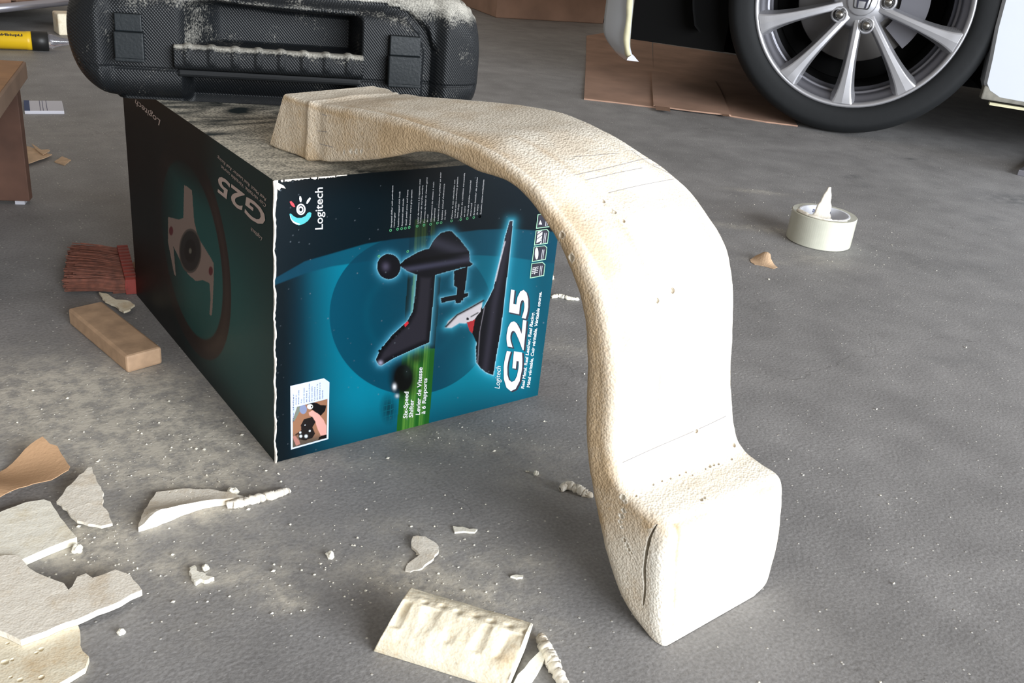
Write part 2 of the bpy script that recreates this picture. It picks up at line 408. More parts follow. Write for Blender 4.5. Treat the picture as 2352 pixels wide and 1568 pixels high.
# ------------------------------------------------------------------ the printed carton
BW, BD = .2743, .384
def carton():
    root = empty('carton', (0, 0, 0))
    tag(root, 'black and teal printed carton with a shifter picture and dusty top', 'box')
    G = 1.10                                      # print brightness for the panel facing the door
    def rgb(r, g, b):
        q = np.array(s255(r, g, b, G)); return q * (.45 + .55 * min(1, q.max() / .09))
    body = boxm('box_body', (0.0006, .0006, 0), (BW - .0006, 0, 0), (0, BD, 0), (0, 0, HB - .0006), M['ink_black'], root)
    # ---- dusty lid
    m, n, l, b = nt('dusty_black_print')
    tc = n.new('ShaderNodeTexCoord')
    a = n.new('ShaderNodeTexNoise'); a.inputs['Scale'].default_value = 11; a.inputs['Detail'].default_value = 9; a.inputs['Distortion'].default_value = 2.2
    mp = n.new('ShaderNodeMapping'); mp.inputs['Rotation'].default_value = (0, 0, .5); mp.inputs['Scale'].default_value = (1, 2.2, 1)
    l.new(tc.outputs['Object'], mp.inputs[0]); l.new(mp.outputs[0], a.inputs['Vector'])
    f = n.new('ShaderNodeTexNoise'); f.inputs['Scale'].default_value = 520; f.inputs['Detail'].default_value = 3; l.new(tc.outputs['Object'], f.inputs['Vector'])
    r1 = n.new('ShaderNodeMapRange'); r1.inputs[1].default_value = .30; r1.inputs[2].default_value = .60; l.new(a.outputs['Fac'], r1.inputs[0])
    r2 = n.new('ShaderNodeMapRange'); r2.inputs[1].default_value = .35; r2.inputs[2].default_value = .65; r2.inputs[3].default_value = .25; l.new(f.outputs['Fac'], r2.inputs[0])
    sx = n.new('ShaderNodeSeparateXYZ'); l.new(tc.outputs['Object'], sx.inputs[0])
    r3 = n.new('ShaderNodeMapRange'); r3.inputs[1].default_value = .20; r3.inputs[2].default_value = .05; r3.inputs[3].default_value = .3; r3.inputs[4].default_value = 1.3; l.new(sx.outputs[0], r3.inputs[0])
    m1 = n.new('ShaderNodeMath'); m1.operation = 'MULTIPLY'; l.new(r1.outputs[0], m1.inputs[0]); l.new(r2.outputs[0], m1.inputs[1])
    m2 = n.new('ShaderNodeMath'); m2.operation = 'MULTIPLY'; l.new(m1.outputs[0], m2.inputs[0]); l.new(r3.outputs[0], m2.inputs[1])
    mx = n.new('ShaderNodeMix'); mx.data_type = 'RGBA'; mx.inputs[6].default_value = (.012, .02, .022, 1); mx.inputs[7].default_value = (.62, .58, .48, 1)
    l.new(m2.outputs[0], mx.inputs[0]); l.new(mx.outputs[2], b.inputs['Base Color']); b.inputs['Roughness'].default_value = .6
    mesh('dusty_top', [(0, 0, HB), (BW, 0, HB), (BW, BD, HB), (0, BD, HB)], [(0, 1, 2, 3)], m, root)

    # ---- front print (faces -y)
    shifter_polys = [
        [(917, 609), (930, 596), (958, 580), (975, 573), (985, 572), (996, 552), (1012, 535), (1030, 530), (1038, 531), (1058, 552), (1078, 578),
         (1079, 600), (1086, 606), (1079, 612), (1062, 614), (1000, 631), (992, 640), (976, 634), (955, 630), (935, 622)],
        [(1043, 622), (1074, 612), (1070, 650), (1064, 690), (1048, 690), (1050, 660), (1043, 656)],
        [(1012, 684), (1075, 672), (1075, 680), (1060, 686), (1014, 695)], [(1046, 688), (1060, 686), (1058, 696), (1046, 696)],
        [(958, 628), (999, 630), (994, 700), (986, 786), (960, 797), (905, 822), (876, 839), (870, 838), (863, 826), (872, 806), (900, 770), (935, 738), (948, 715), (953, 680)]]
    knob = [(893 + 27 * math.cos(t), 612 + 29 * math.sin(t)) for t in np.linspace(0, 2 * math.pi, 28)[:-1]]
    pedal = [(1171, 507), (1178, 507), (1170, 590), (1161, 665), (1150, 760), (1139, 822), (1133, 861), (1118, 856), (1104, 845), (1094, 832),
             (1093, 800), (1100, 745), (1106, 715), (1120, 690), (1134, 662), (1138, 640), (1148, 600), (1160, 545)]
    whl = [(1023, 752), (1030, 738), (1050, 722), (1075, 708), (1108, 690), (1104, 715), (1088, 735), (1068, 742), (1055, 741), (1037, 752)]
    def front(co):
        x, y = (lambda q: (q[..., 0], q[..., 1]))(proj(co))
        c = np.zeros(x.shape + (3,))
        def over(colr, a):
            nonlocal c
            c = c * (1 - a[..., None]) + np.asarray(colr) * a[..., None]
        # background field
        c[:] = rgb(0, 112, 136)
        over(rgb(0, 128, 150), np.exp(-((x - 1120) / 130) ** 2 - ((y - 800) / 150) ** 2) * .9)
        over(rgb(0, 66, 84), sstep(900, 1050, y + (x - 800) * .25))
        over(rgb(0, 70, 84), sstep(1190, 1250, x))
        over(rgb(2, 40, 56), sstep(835, 675, x - (y - 800) * .03) * .95)
        over(rgb(4, 22, 30), sstep(725, 645, x))
        over(rgb(3, 62, 82), sstep(965, 1060, x) * sstep(860, 760, x * 0 + y) * .5)
        # disc
        el = np.hypot((x - 945) / 188, (y - 724) / 182)
        over(rgb(0, 62, 82), sstep(1.004, .996, el) * (1 - .35 * sstep(1000, 1100, x)))
        over(rgb(0, 92, 112), np.exp(-((el - .55) / .05) ** 2) * .12)
        # dark sweep at the top with a paler band under it
        edge = np.interp(x, [630, 700, 760, 840, 900, 1000, 1100, 1170, 1280], [640, 600, 583, 560, 550, 540, 528, 525, 533])
        edge2 = np.interp(x, [630, 700, 760, 840, 900, 1000, 1100, 1170, 1280], [655, 628, 612, 600, 593, 588, 586, 590, 606])
        over(rgb(3, 56, 76), sstep(edge2 + 2, edge2 - 2, y) * .75)
        over(rgb(5, 22, 30), sstep(edge + 2, edge - 2, y) * .97)
        over(rgb(2, 6, 9), sstep(480, 380, y + (x - 900) * .02) * sstep(620, 700, x) * sstep(1120, 1000, x) * .8)
        over(rgb(10, 28, 38), sstep(1040, 1130, x) * sstep(540, 480, y) * .8)
        # green light streaks
        xl = np.interp(y, [500, 640, 990], [942, 936, 911]); xr = np.interp(y, [500, 640, 990], [1014, 1012, 984])
        t = (x - xl) / (xr - xl); ins = (t > 0) & (t < 1) & (y > edge - 40)
        st = .5 + .5 * np.sin(t * 21) * np.sin(t * 47 + 1)
        g = rgb(30, 70, 30) * (1 - st[..., None]) + rgb(105, 140, 60) * st[..., None]
        g = np.where((t < .16)[..., None] | (t > .84)[..., None] | (abs(t - .62) < .05)[..., None], rgb(6, 26, 20), g)
        k = ins * np.interp(y, [500, 560, 640, 1000], [.15, .25, .95, .95])
        c = c * (1 - k[..., None]) + g * k[..., None]
        k = ins * (y > 800) * .45
        c = c * (1 - k[..., None]) + rgb(40, 120, 30) * k[..., None]
        # blurred hand behind the streaks
        over(rgb(8, 12, 10), np.clip(2.0 - np.hypot((x - 926) / 34, (y - 868) / 50) * 1.8, 0, 1))
        over(rgb(30, 44, 40), np.exp(-((x - 936) / 8) ** 2 - ((y - 852) / 14) ** 2) * .8)
        over(rgb(24, 34, 22), np.clip(1.3 - np.hypot((x - 955) / 26, (y - 820) / 22) * 1.3, 0, 1) * .8)
        over(rgb(230, 235, 240), np.exp(-((x - 906) / 4) ** 2 - ((y - 888) / 6) ** 2))
        over(rgb(190, 200, 205), np.exp(-((x - 912) / 4) ** 2 - ((y - 909) / 4) ** 2) * .8)
        # meshed shadow
        q = np.clip(1.3 - np.hypot((x - 893) / 24, (y - 938) / 42) * 1.3, 0, 1)
        over(rgb(0, 40, 52), q * .8)
        over(rgb(0, 100, 115), q * (((x + y * .1) % 9 < 1.2) | ((y + x * .3) % 13 < 1.2)) * .8)
        # glow + product silhouettes
        allp = shifter_polys + [knob]
        dg = np.minimum.reduce([segd(x, y, p) for p in allp])
        over(rgb(70, 165, 200), np.exp(-(dg / 7) ** 1.3) * .6 * (y > 400))
        over(rgb(170, 215, 225), np.exp(-(dg / 1.5) ** 2) * .4)
        dp = np.minimum(segd(x, y, pedal), segd(x, y, whl))
        over(rgb(60, 175, 205), np.exp(-(dp / 8) ** 1.3) * .6)
        over(rgb(200, 230, 240), np.exp(-(dp / 1.5) ** 2) * .5)
        for p in shifter_polys + [pedal, knob]:
            over(rgb(22, 22, 30), pip(x, y, p).astype(float))
        sh = pip(x, y, shifter_polys[0]); over(rgb(62, 62, 80), sh * np.exp(-((y - 608 + (x - 1000) * .16) / 6) ** 2) * .9)
        over(rgb(60, 60, 74), sh * np.exp(-((y - 570 - (x - 1040) * .35) / 14) ** 2) * .7)
        over(rgb(6, 6, 10), sh * np.exp(-((y - 592 + (x - 1000) * .16) / 6) ** 2) * .8)
        over(rgb(50, 48, 58), pip(x, y, shifter_polys[4]) * sstep(4, 14, segd(x, y, shifter_polys[4])) * .8)
        over(rgb(70, 66, 84), pip(x, y, knob) * np.exp(-((x - 886) / 8) ** 2 - ((y - 612) / 9) ** 2))
        over(rgb(170, 165, 190), np.exp(-((x - 874) / 5) ** 2 - ((y - 833) / 5) ** 2) * .8)
        # buttons on the shifter plate
        for i in range(9):
            bx, by = 872 + i * 7.6, 806 - i * 7.6
            over(rgb(12, 12, 14), (np.hypot(x - bx, y - by) < 3.4).astype(float))
        over(rgb(200, 40, 50), pip(x, y, [(928, 745), (936, 737), (939, 742), (931, 751)]).astype(float))
        # pedal sheen, wheel rim edge-on
        ip = pip(x, y, pedal)
        over(rgb(52, 50, 62), ip * np.exp(-((x - np.interp(y, [507, 700, 860], [1174, 1135, 1112])) / 8) ** 2) * .8)
        over(rgb(210, 205, 215), np.exp(-(segd(x, y, [(1160, 555), (1146, 610), (1138, 645)], False) / 1.2) ** 2) * .9)
        over(rgb(130, 126, 135), np.exp(-(segd(x, y, [(1113, 705), (1102, 760), (1097, 835)], False) / 1.0) ** 2) * .8)
        over(rgb(170, 45, 50), pip(x, y, [(1072, 740), (1091, 733), (1085, 766), (1078, 758)]).astype(float))
        over(rgb(18, 16, 22), pip(x, y, [(1091, 733), (1104, 700), (1110, 712), (1096, 790), (1085, 766)]).astype(float))
        over(rgb(205, 200, 205), pip(x, y, whl).astype(float))
        over(rgb(15, 18, 26), np.exp(-(segd(x, y, [(1024, 750), (1050, 723), (1082, 706), (1110, 690)], False) / 2.6) ** 2))
        over(rgb(20, 20, 30), (np.hypot(x - 1074, y - 732) < 3).astype(float))
        over(rgb(20, 20, 30), np.exp(-(segd(x, y, [(1082, 727), (1098, 718)], False) / 1.4) ** 2))
        # paper scuffs
        rng = np.random.default_rng(3)
        for _ in range(160):
            sx, sy = rng.uniform(632, 1270), rng.uniform(400, 1060)
            over(rgb(120, 130, 140), np.exp(-(np.hypot(x - sx, y - sy) / rng.uniform(.6, 1.3)) ** 2) * rng.uniform(.15, .7))
        return c
    art = attr_mat('glossy_print', rough=.28, spec=.22)
    art_panel('front_print', (0, 0, 0), (BW, 0, 0), (0, 0, HB), 520, 460, front, art, root)

    # ---- left print (faces -x)
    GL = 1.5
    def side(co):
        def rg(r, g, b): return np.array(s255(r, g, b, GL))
        q = proj(co); x, y = q[..., 0], q[..., 1]
        Y, Z = co[..., 1], co[..., 2]
        c = np.zeros(x.shape + (3,)); c[:] = rg(4, 8, 8)
        def over(colr, a):
            nonlocal c
            c = c * (1 - a[..., None]) + np.asarray(colr) * a[..., None]
        hub = PL(437, 577, (0, 0, 0), (1, 0, 0)); nearr = PL(531, 690, (0, 0, 0), (1, 0, 0)); bot = PL(482, 822, (0, 0, 0), (1, 0, 0))
        R = .5 * (np.hypot(nearr[1] - hub[1], nearr[2] - hub[2]) + np.hypot(bot[1] - hub[1], bot[2] - hub[2]))
        rr = np.hypot(Y - hub[1], Z - hub[2]) / R
        over(rg(14, 66, 64), np.exp(-((Y - .10) / .10) ** 2 - ((Z - .10) / .08) ** 2) * 1.0)
        over(rg(12, 50, 50), sstep(.35, .0, Y) * .35)
        over(rg(5, 12, 12), sstep(.035, .0, Z) * .6)
        over(rg(16, 64, 62), (rr < 1.0) * np.exp(-((rr) / 1.1) ** 2) * .75)
        over(rg(30, 22, 20), sstep(1.02, 1.0, rr) * sstep(.80, .83, rr))
        over(rg(44, 34, 30), np.exp(-((rr - .91) / .05) ** 2) * sstep(hub[1], hub[1] - .08, Y) * .6)
        over(rg(2, 4, 4), np.maximum(sstep(.19, .30, Y), sstep(.165, .205, Z) * sstep(.10, .16, Y)) * .9)
        sp = [[(423, 424), (441, 437), (446, 508), (421, 504)],
              [(386, 498), (410, 504), (421, 500), (446, 508), (455, 545), (484, 592), (491, 605), (491, 640), (488, 705), (486, 725), (481, 722), (484, 685), (481, 650),
               (466, 643), (450, 645), (432, 630), (418, 606), (398, 565), (404, 634), (400, 630), (386, 556)]]
        for p in sp: over(rg(104, 90, 84), pip(x, y, p).astype(float))
        hh = np.hypot((x - 437) / 25, (y - 576) / 50)
        over(rg(60, 54, 50), sstep(1.05, 1.0, hh)); over(rg(26, 26, 26), sstep(.95, .9, hh)); over(rg(14, 14, 14), sstep(.6, .5, hh)); over(rg(80, 78, 70), sstep(.16, .08, hh))
        for px, py in ((393, 530), (484, 622)): over(rg(70, 26, 30), sstep(1.1, .8, np.hypot((x - px) / 5, (y - py) / 11)))
        return c
    art_panel('side_print', (0, BD, 0), (0, -BD, 0), (0, 0, HB), 420, 300, side, attr_mat('side_glossy_print', rough=.45, spec=.3), root)

    F = lambda px, py: PL(px, py, (0, -.0001, 0), (0, 1, 0))
    L = lambda px, py: PL(px, py, (-.0001, 0, 0), (1, 0, 0))
    def ft(nm, s, a, b2, t, m, bold=.0, lift=.00025): return text_mesh(nm, s, F(*a), F(*b2), F(*t), m, root, bold, lift, (0, -1, 0))
    def lt(nm, s, a, b2, t, m, bold=.0, lift=.00025): return text_mesh(nm, s, L(*a), L(*b2), L(*t), m, root, bold, lift, (-1, 0, 0))
    ft('large_lettering', 'G25', (1191, 900), (1214, 668), (1151, 895), M['ink_silver'], .028, .0004)
    ft('lettering_shadow', 'G25', (1195, 903), (1218, 670), (1154, 898), M['ink_shadow'], .035, .0002)
    ft('wordmark', 'Logitech', (741, 526), (741, 430), (722.5, 527), M['ink_white'], .006)
    ft('small_wordmark', 'Logitech', (1147, 892), (1150, 841), (1135, 890), M['ink_white'])
    def printed(nm, rows, fn, nrm, m, bold=.004):
        V, Fs = [], []
        for s, a, b2, t in rows:
            w, fs = text_mesh(None, s, fn(*a), fn(*b2), fn(*t), m, None, bold, .00025, nrm)
            o = len(V); V += list(w); Fs += [tuple(i + o for i in f) for f in fs]
        return mesh(nm, V, Fs, m, root)
    printed('slogan', [('Real Metal. Real Leather. Real Racing.', (1203, 892), (1227, 717), (1196, 891)),
                       ('Métal véritable. Cuir véritable. Véritable course.', (1216, 889), (1244, 670), (1209, 888))], F, (0, -1, 0), M['ink_white'], .02)
    printed('caption', [('Six-Speed', (935, 960), (938, 899), (925, 960)), ('Shifter', (948, 958), (950, 917), (938, 958)),
                        ('Levier de Vitesse', (964, 952), (970, 843), (954, 952)), ('à 6 Rapports', (976, 950), (981, 868), (967, 950))], F, (0, -1, 0), M['ink_white'], .02)
    Lx = [(330, 1240, 400, 360, 'Six-speed shifter with push-down'), (385, 1235, 935, 400, 'reverse gear'), (468, 1220, 520, 500, 'Leather-wrapped stick knob'),
          (545, 1210, 660, 572, 'Sequential stick mode'), (625, 1195, 485, 660, 'Steel pedal arms and frame'), (700, 1185, 485, 742, 'Exclusive carpet grip system'),
          (860, 1165, 270, 905, 'Levier de vitesses à 6 rapports avec'), (915, 1150, 395, 960, "l'enfoncer de marche arrière"), (990, 1140, 235, 1045, 'Pommeau du levier de vitesses gainé'),
          (1050, 1130, 970, 1062, 'de cuir'), (1125, 1120, 325, 1178, 'Changement de vitesse à main'), (1185, 1115, 850, 1203, 'séquentiel'),
          (1265, 1100, 130, 1320, 'Leviers et armature de pédalier en acier'), (1340, 1090, 365, 1390, "Système exclusif d'adhérence"), (1400, 1080, 885, 1412, 'au tapis'),
          (1540, 1060, 285, 1600, 'Palanca de seis velocidades con'), (1600, 1050, 230, 1660, 'marcha atrás mediante presión'), (1650, 1045, 765, 1680, 'hacia abajo'),
          (1725, 1035, 150, 1795, 'Palanca de cambios revestida'), (1790, 1025, 810, 1805, 'en cuero'), (1855, 1010, 300, 1920, 'Modo de cambio secuencial'),
          (1915, 1005, 755, 1938, 'manual'), (1985, 990, 235, 2050, 'Brazos y bastidor de pedales'), (2045, 985, 775, 2065, 'de acero'), (2120, 970, 280, 2180, 'Exclusivo sistema antideslizante')]
    k = .1148; rows = []
    for xb, yb, yt, xt, s in Lx:
        a = (860 + (xb + 16) * k, 380 + yb * k); b2 = (860 + (xt + 16) * k, 380 + yt * k); rows.append((s, a, b2, (a[0] - 3.3, a[1])))
    printed('feature_list', rows, F, (0, -1, 0), M['ink_white'], .0)
    bm = bmesh.new()
    for bx, by in [(320, 1295), (460, 1270), (540, 1260), (615, 1250), (692, 1235), (852, 1210), (988, 1190), (1120, 1172), (1256, 1148), (1330, 1140), (1538, 1105), (1722, 1080), (1854, 1058), (1982, 1038), (2108, 1020), (2108, 1020)]:
        c = F(860 + bx * k, 380 + by * k)
        ring = []
        for r in (.0012, .0006):
            ring.append([bm.verts.new((c[0] + r * math.cos(t), -.0004, c[2] + r * math.sin(t))) for t in np.linspace(0, 2 * math.pi, 13)[:-1]])
        for i in range(12): bm.faces.new((ring[0][i], ring[0][(i + 1) % 12], ring[1][(i + 1) % 12], ring[1][i]))
    for px, py in ((870, 588), (936, 577)):
        c = F(px, py); ring = []
        for r in (.0012, .0006):
            ring.append([bm.verts.new((c[0] + r * math.cos(t), -.0004, c[2] + r * math.sin(t))) for t in np.linspace(0, 2 * math.pi, 13)[:-1]])
        for i in range(12): bm.faces.new((ring[0][i], ring[0][(i + 1) % 12], ring[1][(i + 1) % 12], ring[1][i]))
    fromb('bullet_rings', bm, M['ink_green'], root)
    # logo mark
    def flat(nm, polys, m, lift=.0003, par=root, fn=F, ax=1):
        V, Fs = [], []
        for p in polys:
            o = len(V)
            for q in p:
                w = fn(*q).copy(); w[ax] = -lift; V.append(w)
            Fs.append(tuple(range(o, o + len(p))))
        return mesh(nm, V, Fs, m, par)
    logo = flat('logo', [[(664.5, 491), (667, 502), (674, 511), (686, 517), (697, 514), (707, 507), (714, 497), (715, 489), (711, 486.5), (706, 489), (701, 496), (692, 500), (682, 500), (674, 496), (668, 490)]],
                mat('teal_logo_ink', s255(60, 150, 155, 1.4), .35), .0003)
    flat('logo_highlight', [[(665.5, 493), (670, 504), (678, 510), (687, 513), (689, 515), (680, 515), (672, 510), (667, 502)]], M['ink_white'], .0004, logo)
    flat('logo_red_ray', [[(665, 463), (669, 461.5), (675, 468), (678, 475), (674, 475.5), (668, 470)]], mat('red_ink', (.75, .05, .07), .4), .0003, logo)
    flat('logo_white_ray', [[(688, 450), (691, 451), (693, 458), (691.5, 464), (688.5, 463), (687, 456)], [(711, 453), (714, 455), (711, 461), (706, 467.5), (703, 467), (705, 460)]], M['ink_white'], .0003, logo)
    def ringpoly(cx, cy, rx, ry, rx2, ry2, nm, m, lift, par, n=28):
        V, Fs = [], []
        for t in np.linspace(0, 2 * math.pi, n + 1)[:-1]:
            for a, b2 in ((rx, ry), (rx2, ry2)):
                w = F(cx + a * math.cos(t), cy + b2 * math.sin(t)).copy(); w[1] = -lift; V.append(w)
        for i in range(n):
            j = (i + 1) % n; Fs.append((2 * i, 2 * j, 2 * j + 1, 2 * i + 1))
        return mesh(nm, V, Fs, m, par)
    ringpoly(691, 480.5, 10.5, 13, 7.3, 9.6, 'logo_eye_ring', M['ink_white'], .0003, logo)
    ringpoly(690.5, 481, 6.0, 8, 3.2, 4.2, 'logo_eye_pupil', M['ink_silver'], .0003, logo)
    # feature icons on the right margin
    icons = [[(1216.6, 639), (1220, 604.5), (1246, 601), (1252, 607), (1249, 633)], [(1221, 601.5), (1225.5, 566), (1251.5, 563), (1256.6, 568), (1253, 596)],
             [(1226, 563.5), (1230, 529), (1256, 525.5), (1261, 531), (1257.5, 559)], [(1230.6, 525), (1234.5, 492), (1260, 488), (1265, 493), (1262, 521)]]
    for i, ic in enumerate(icons):
        ib = flat('feature_icon', [ic], M['ink_black'], .0003)
        V, Fs = [], []; cx = np.mean([p[0] for p in ic]); cy = np.mean([p[1] for p in ic]); o = len(ic)
        for p in ic:
            for s in (1.0, .90):
                w = F(cx + (p[0] - cx) * s, cy + (p[1] - cy) * s).copy(); w[1] = -.0004; V.append(w)
        for j in range(o):
            q = (j + 1) % o; Fs.append((2 * j, 2 * q, 2 * q + 1, 2 * j + 1))
        mesh('icon_outline', V, Fs, M['ink_mint'], ib)
        bx, by = ic[0]
        if i == 0:
            pics = [[(bx + 4 + .6 * j, by - 11 - 4 * j), (bx + 18 + .6 * j, by - 14 - 4 * j), (bx + 18 + .6 * j, by - 15.4 - 4 * j), (bx + 4 + .6 * j, by - 12.4 - 4 * j)] for j in range(4)]
            pics.append([(bx + 10, by - 10), (bx + 12, by - 26), (bx + 13.5, by - 26), (bx + 11.5, by - 10)])
        elif i == 1:
            pics = [[(bx + 11 + 4 * math.cos(t), by - 20 + 14 * math.sin(t)) for t in np.linspace(0, 2 * math.pi, 20)[:-1]]]
        elif i == 2:
            pics = [[(bx + 5 + .9 * j, by - 2 - 8.5 * j), (bx + 17 + .9 * j, by - 4 - 8.5 * j - 7), (bx + 18 + .9 * j, by - 11 - 8.5 * j), (bx + 6 + .9 * j, by - 8.5 - 8.5 * j)] for j in range(3)]
            pics = [[(bx + 5, by - 2), (bx + 17, by - 4.5), (bx + 17.8, by - 11), (bx + 12, by - 2.8)], [(bx + 5.2, by - 5), (bx + 13.8, by - 12.6), (bx + 18, by - 14), (bx + 18, by - 12)],
                    [(bx + 5.4, by - 6), (bx + 17.7, by - 16), (bx + 18.6, by - 23), (bx + 6.5, by - 14)], [(bx + 6.6, by - 16), (bx + 18.8, by - 25), (bx + 19.4, by - 32), (bx + 7.6, by - 24)],
                    [(bx + 7.8, by - 26), (bx + 19, by - 34.5), (bx + 8.6, by - 32.5)]]
        else:
            pics = [[(bx + 6, by - 10), (bx + 14, by - 10), (bx + 10, by - 20)]]
        flat('icon_picture', pics, M['ink_white'], .0005, ib)
        rows_ = [[(bx + 21 + 3.5 * j, by - 6), (bx + 24 + 3.5 * j, by - 29), (bx + 25.1 + 3.5 * j, by - 29), (bx + 22.1 + 3.5 * j, by - 6)] for j in range(2)]
        flat('icon_caption', rows_, M['ink_silver'], .0005, ib)
    # inset photograph panel
    ins = flat('inset_card', [[(666.4, 885.8), (743.6, 868), (756.4, 877), (754, 1007.6), (667.9, 1032)]], mat('pale_blue_ink', s255(178, 190, 215, 1.3), .4), .0004)
    def inset(co):
        q = proj(co); x, y = 640 + 0 * q[..., 0], 0; x, y = (q[..., 0] - 640) / .1212, (q[..., 1] - 850) / .1212
        c = np.zeros(x.shape + (3,)); c[:] = rgb(140, 100, 76)
        def over(colr, a):
            nonlocal c
            c = c * (1 - a[..., None]) + np.asarray(colr) * a[..., None]
        over(rgb(178, 190, 215), (pip(x, y, [(240, 640), (380, 600), (262, 955), (240, 1000)])).astype(float))
        over(rgb(110, 118, 108), pip(x, y, [(365, 670), (480, 640), (300, 960), (262, 960)]).astype(float))
        over(rgb(80, 70, 60), sstep(1150, 1350, y))
        over(rgb(120, 130, 160), sstep(1.05, .9, np.hypot((x - 465) / 70, (y - 740) / 90)))
        over(rgb(24, 22, 24), pip(x, y, [(545, 640), (620, 600), (740, 625), (790, 660), (905, 665), (880, 770), (800, 860), (740, 830), (640, 750), (560, 720)]).astype(float))
        over(rgb(220, 220, 215), sstep(1.1, .9, np.hypot((x - 595) / 55, (y - 690) / 48))); over(rgb(20, 20, 20), sstep(1.1, .9, np.hypot((x - 625) / 16, (y - 690) / 18)))
        over(rgb(205, 150, 140), pip(x, y, [(570, 800), (640, 760), (760, 830), (850, 940), (905, 1050), (905, 1220), (800, 1240), (740, 1120), (690, 960), (640, 890), (580, 850)]).astype(float))
        over(rgb(38, 32, 30), pip(x, y, [(480, 930), (640, 880), (700, 980), (640, 1080), (690, 1200), (640, 1280), (500, 1330), (390, 1310), (370, 1200), (430, 1130), (420, 1040)]).astype(float))
        over(rgb(60, 40, 34), pip(x, y, [(310, 1220), (420, 1140), (440, 1160), (330, 1240)]).astype(float))
        for a, b2, r in ((420, 1250, 26), (520, 1250, 30), (410, 1180, 20), (590, 1150, 18), (500, 1040, 10)):
            over(rgb(215, 225, 230), np.exp(-(np.hypot(x - a, y - b2) / r) ** 4))
        over(rgb(160, 110, 100), pip(x, y, [(262, 1260), (310, 1240), (390, 1330), (410, 1400), (330, 1430)]).astype(float))
        over(rgb(20, 16, 20), pip(x, y, [(770, 1260), (905, 1215), (905, 1280), (750, 1320)]).astype(float))
        return c
    a0, a1, a2 = F(671.8, 1027), F(749.7, 1005), F(671.8, 931)
    a0, a1, a2 = (np.array([q[0], -.0006, q[2]]) for q in (a0, a1, a2))
    top = F(751, 915.5)
    art_panel('inset_picture', a0, a1 - a0, np.array([0, 0, top[2] - a1[2]]), 90, 100, inset, art, ins)
    rows = []
    for i, (s, yb, yt) in enumerate([('The shifter', 990, 440), ('mounts on', 650, 460), ('either side', 640, 375), ('of you', 620, 545), ('Le levier de vitesse', 620, 330), ('se fixe à', 600, 380), ('gauche ou à droite', 595, 250),
                                    ('de votre volant', 585, 300), ('La palanca', 565, 310), ('se monta a la', 555, 255), ('derecha o a la', 545, 230), ('izquierda', 530, 375)]):
        xx = 640 + (285 + i * 50) * .1212; rows.append((s, (xx, 850 + yb * .1212), (xx + .3, 850 + yt * .1212), (xx - 3, 850 + yb * .1212)))
    w_ = printed('inset_caption', rows, F, (0, -1, 0), M['ink_blue'], 0); w_.parent = ins; w_.location.y = -.0003
    # lettering on the side panel
    lt('side_large_lettering', 'G25', (613, 486), (503, 401), (606, 528), M['ink_dim'], .02)
    printed('side_slogan', [('Real Metal. Real Leather. Real Racing.', (612, 455), (500, 357), (610, 462)),
                            ('Cuir véritable. Véritable course.', (612, 469), (508, 378), (610, 477))], L, (-1, 0, 0), M['ink_dim'], .0)
    lt('side_small_wordmark', 'Logitech', (603, 546), (578, 522), (600, 553), M['ink_dim'])
    lt('side_wordmark', 'Logitech', (369, 276), (312, 228), (366, 289), M['ink_dim'], .01)
    # torn white paper along the front edge and top corner
    rng = random.Random(5); V, Fs = [], []
    N = 90
    for i in range(N + 1):
        z = HB * i / N; wdt = .0011 + .0007 * rng.random() + (.0006 if z > .21 else 0)
        jx = .0006 * math.sin(i * .6) + .0004 * rng.random()
        V += [(-.0007 + jx * .4, .0004, z), (-.0008 + jx, -.0009, z), (-.0008 + jx + wdt, -.0008, z)]
    for i in range(N):
        Fs += [(3 * i, 3 * i + 1, 3 * i + 4, 3 * i + 3), (3 * i + 1, 3 * i + 2, 3 * i + 5, 3 * i + 4)]
    mesh('worn_edge', V, Fs, M['paper_worn'], root)
    V, Fs = [], []
    for i in range(60):
        x = .058 * i / 59; w2 = max(.0002, (.0022 * rng.random() * (1 - x / .06) + .0004) * (1.4 if .03 < x < .05 else .8))
        V += [(x, -.0009, HB + .0003), (x, -.0009, HB - w2)]
    for i in range(59):
        if rng.random() > .15: Fs.append((2 * i, 2 * i + 1, 2 * i + 3, 2 * i + 2))
    mesh('worn_top_edge', V, Fs, M['paper_worn'], root)
    V = [F(*q) for q in [(632, 416), (650, 425), (655, 432), (644, 430), (640, 437), (633, 430)]]; V = [(v[0], -.0012, v[2]) for v in V]
    mesh('worn_corner', V, [(0, 1, 2, 3), (0, 3, 4, 5)], M['paper_worn'], root)
    return root
carton()

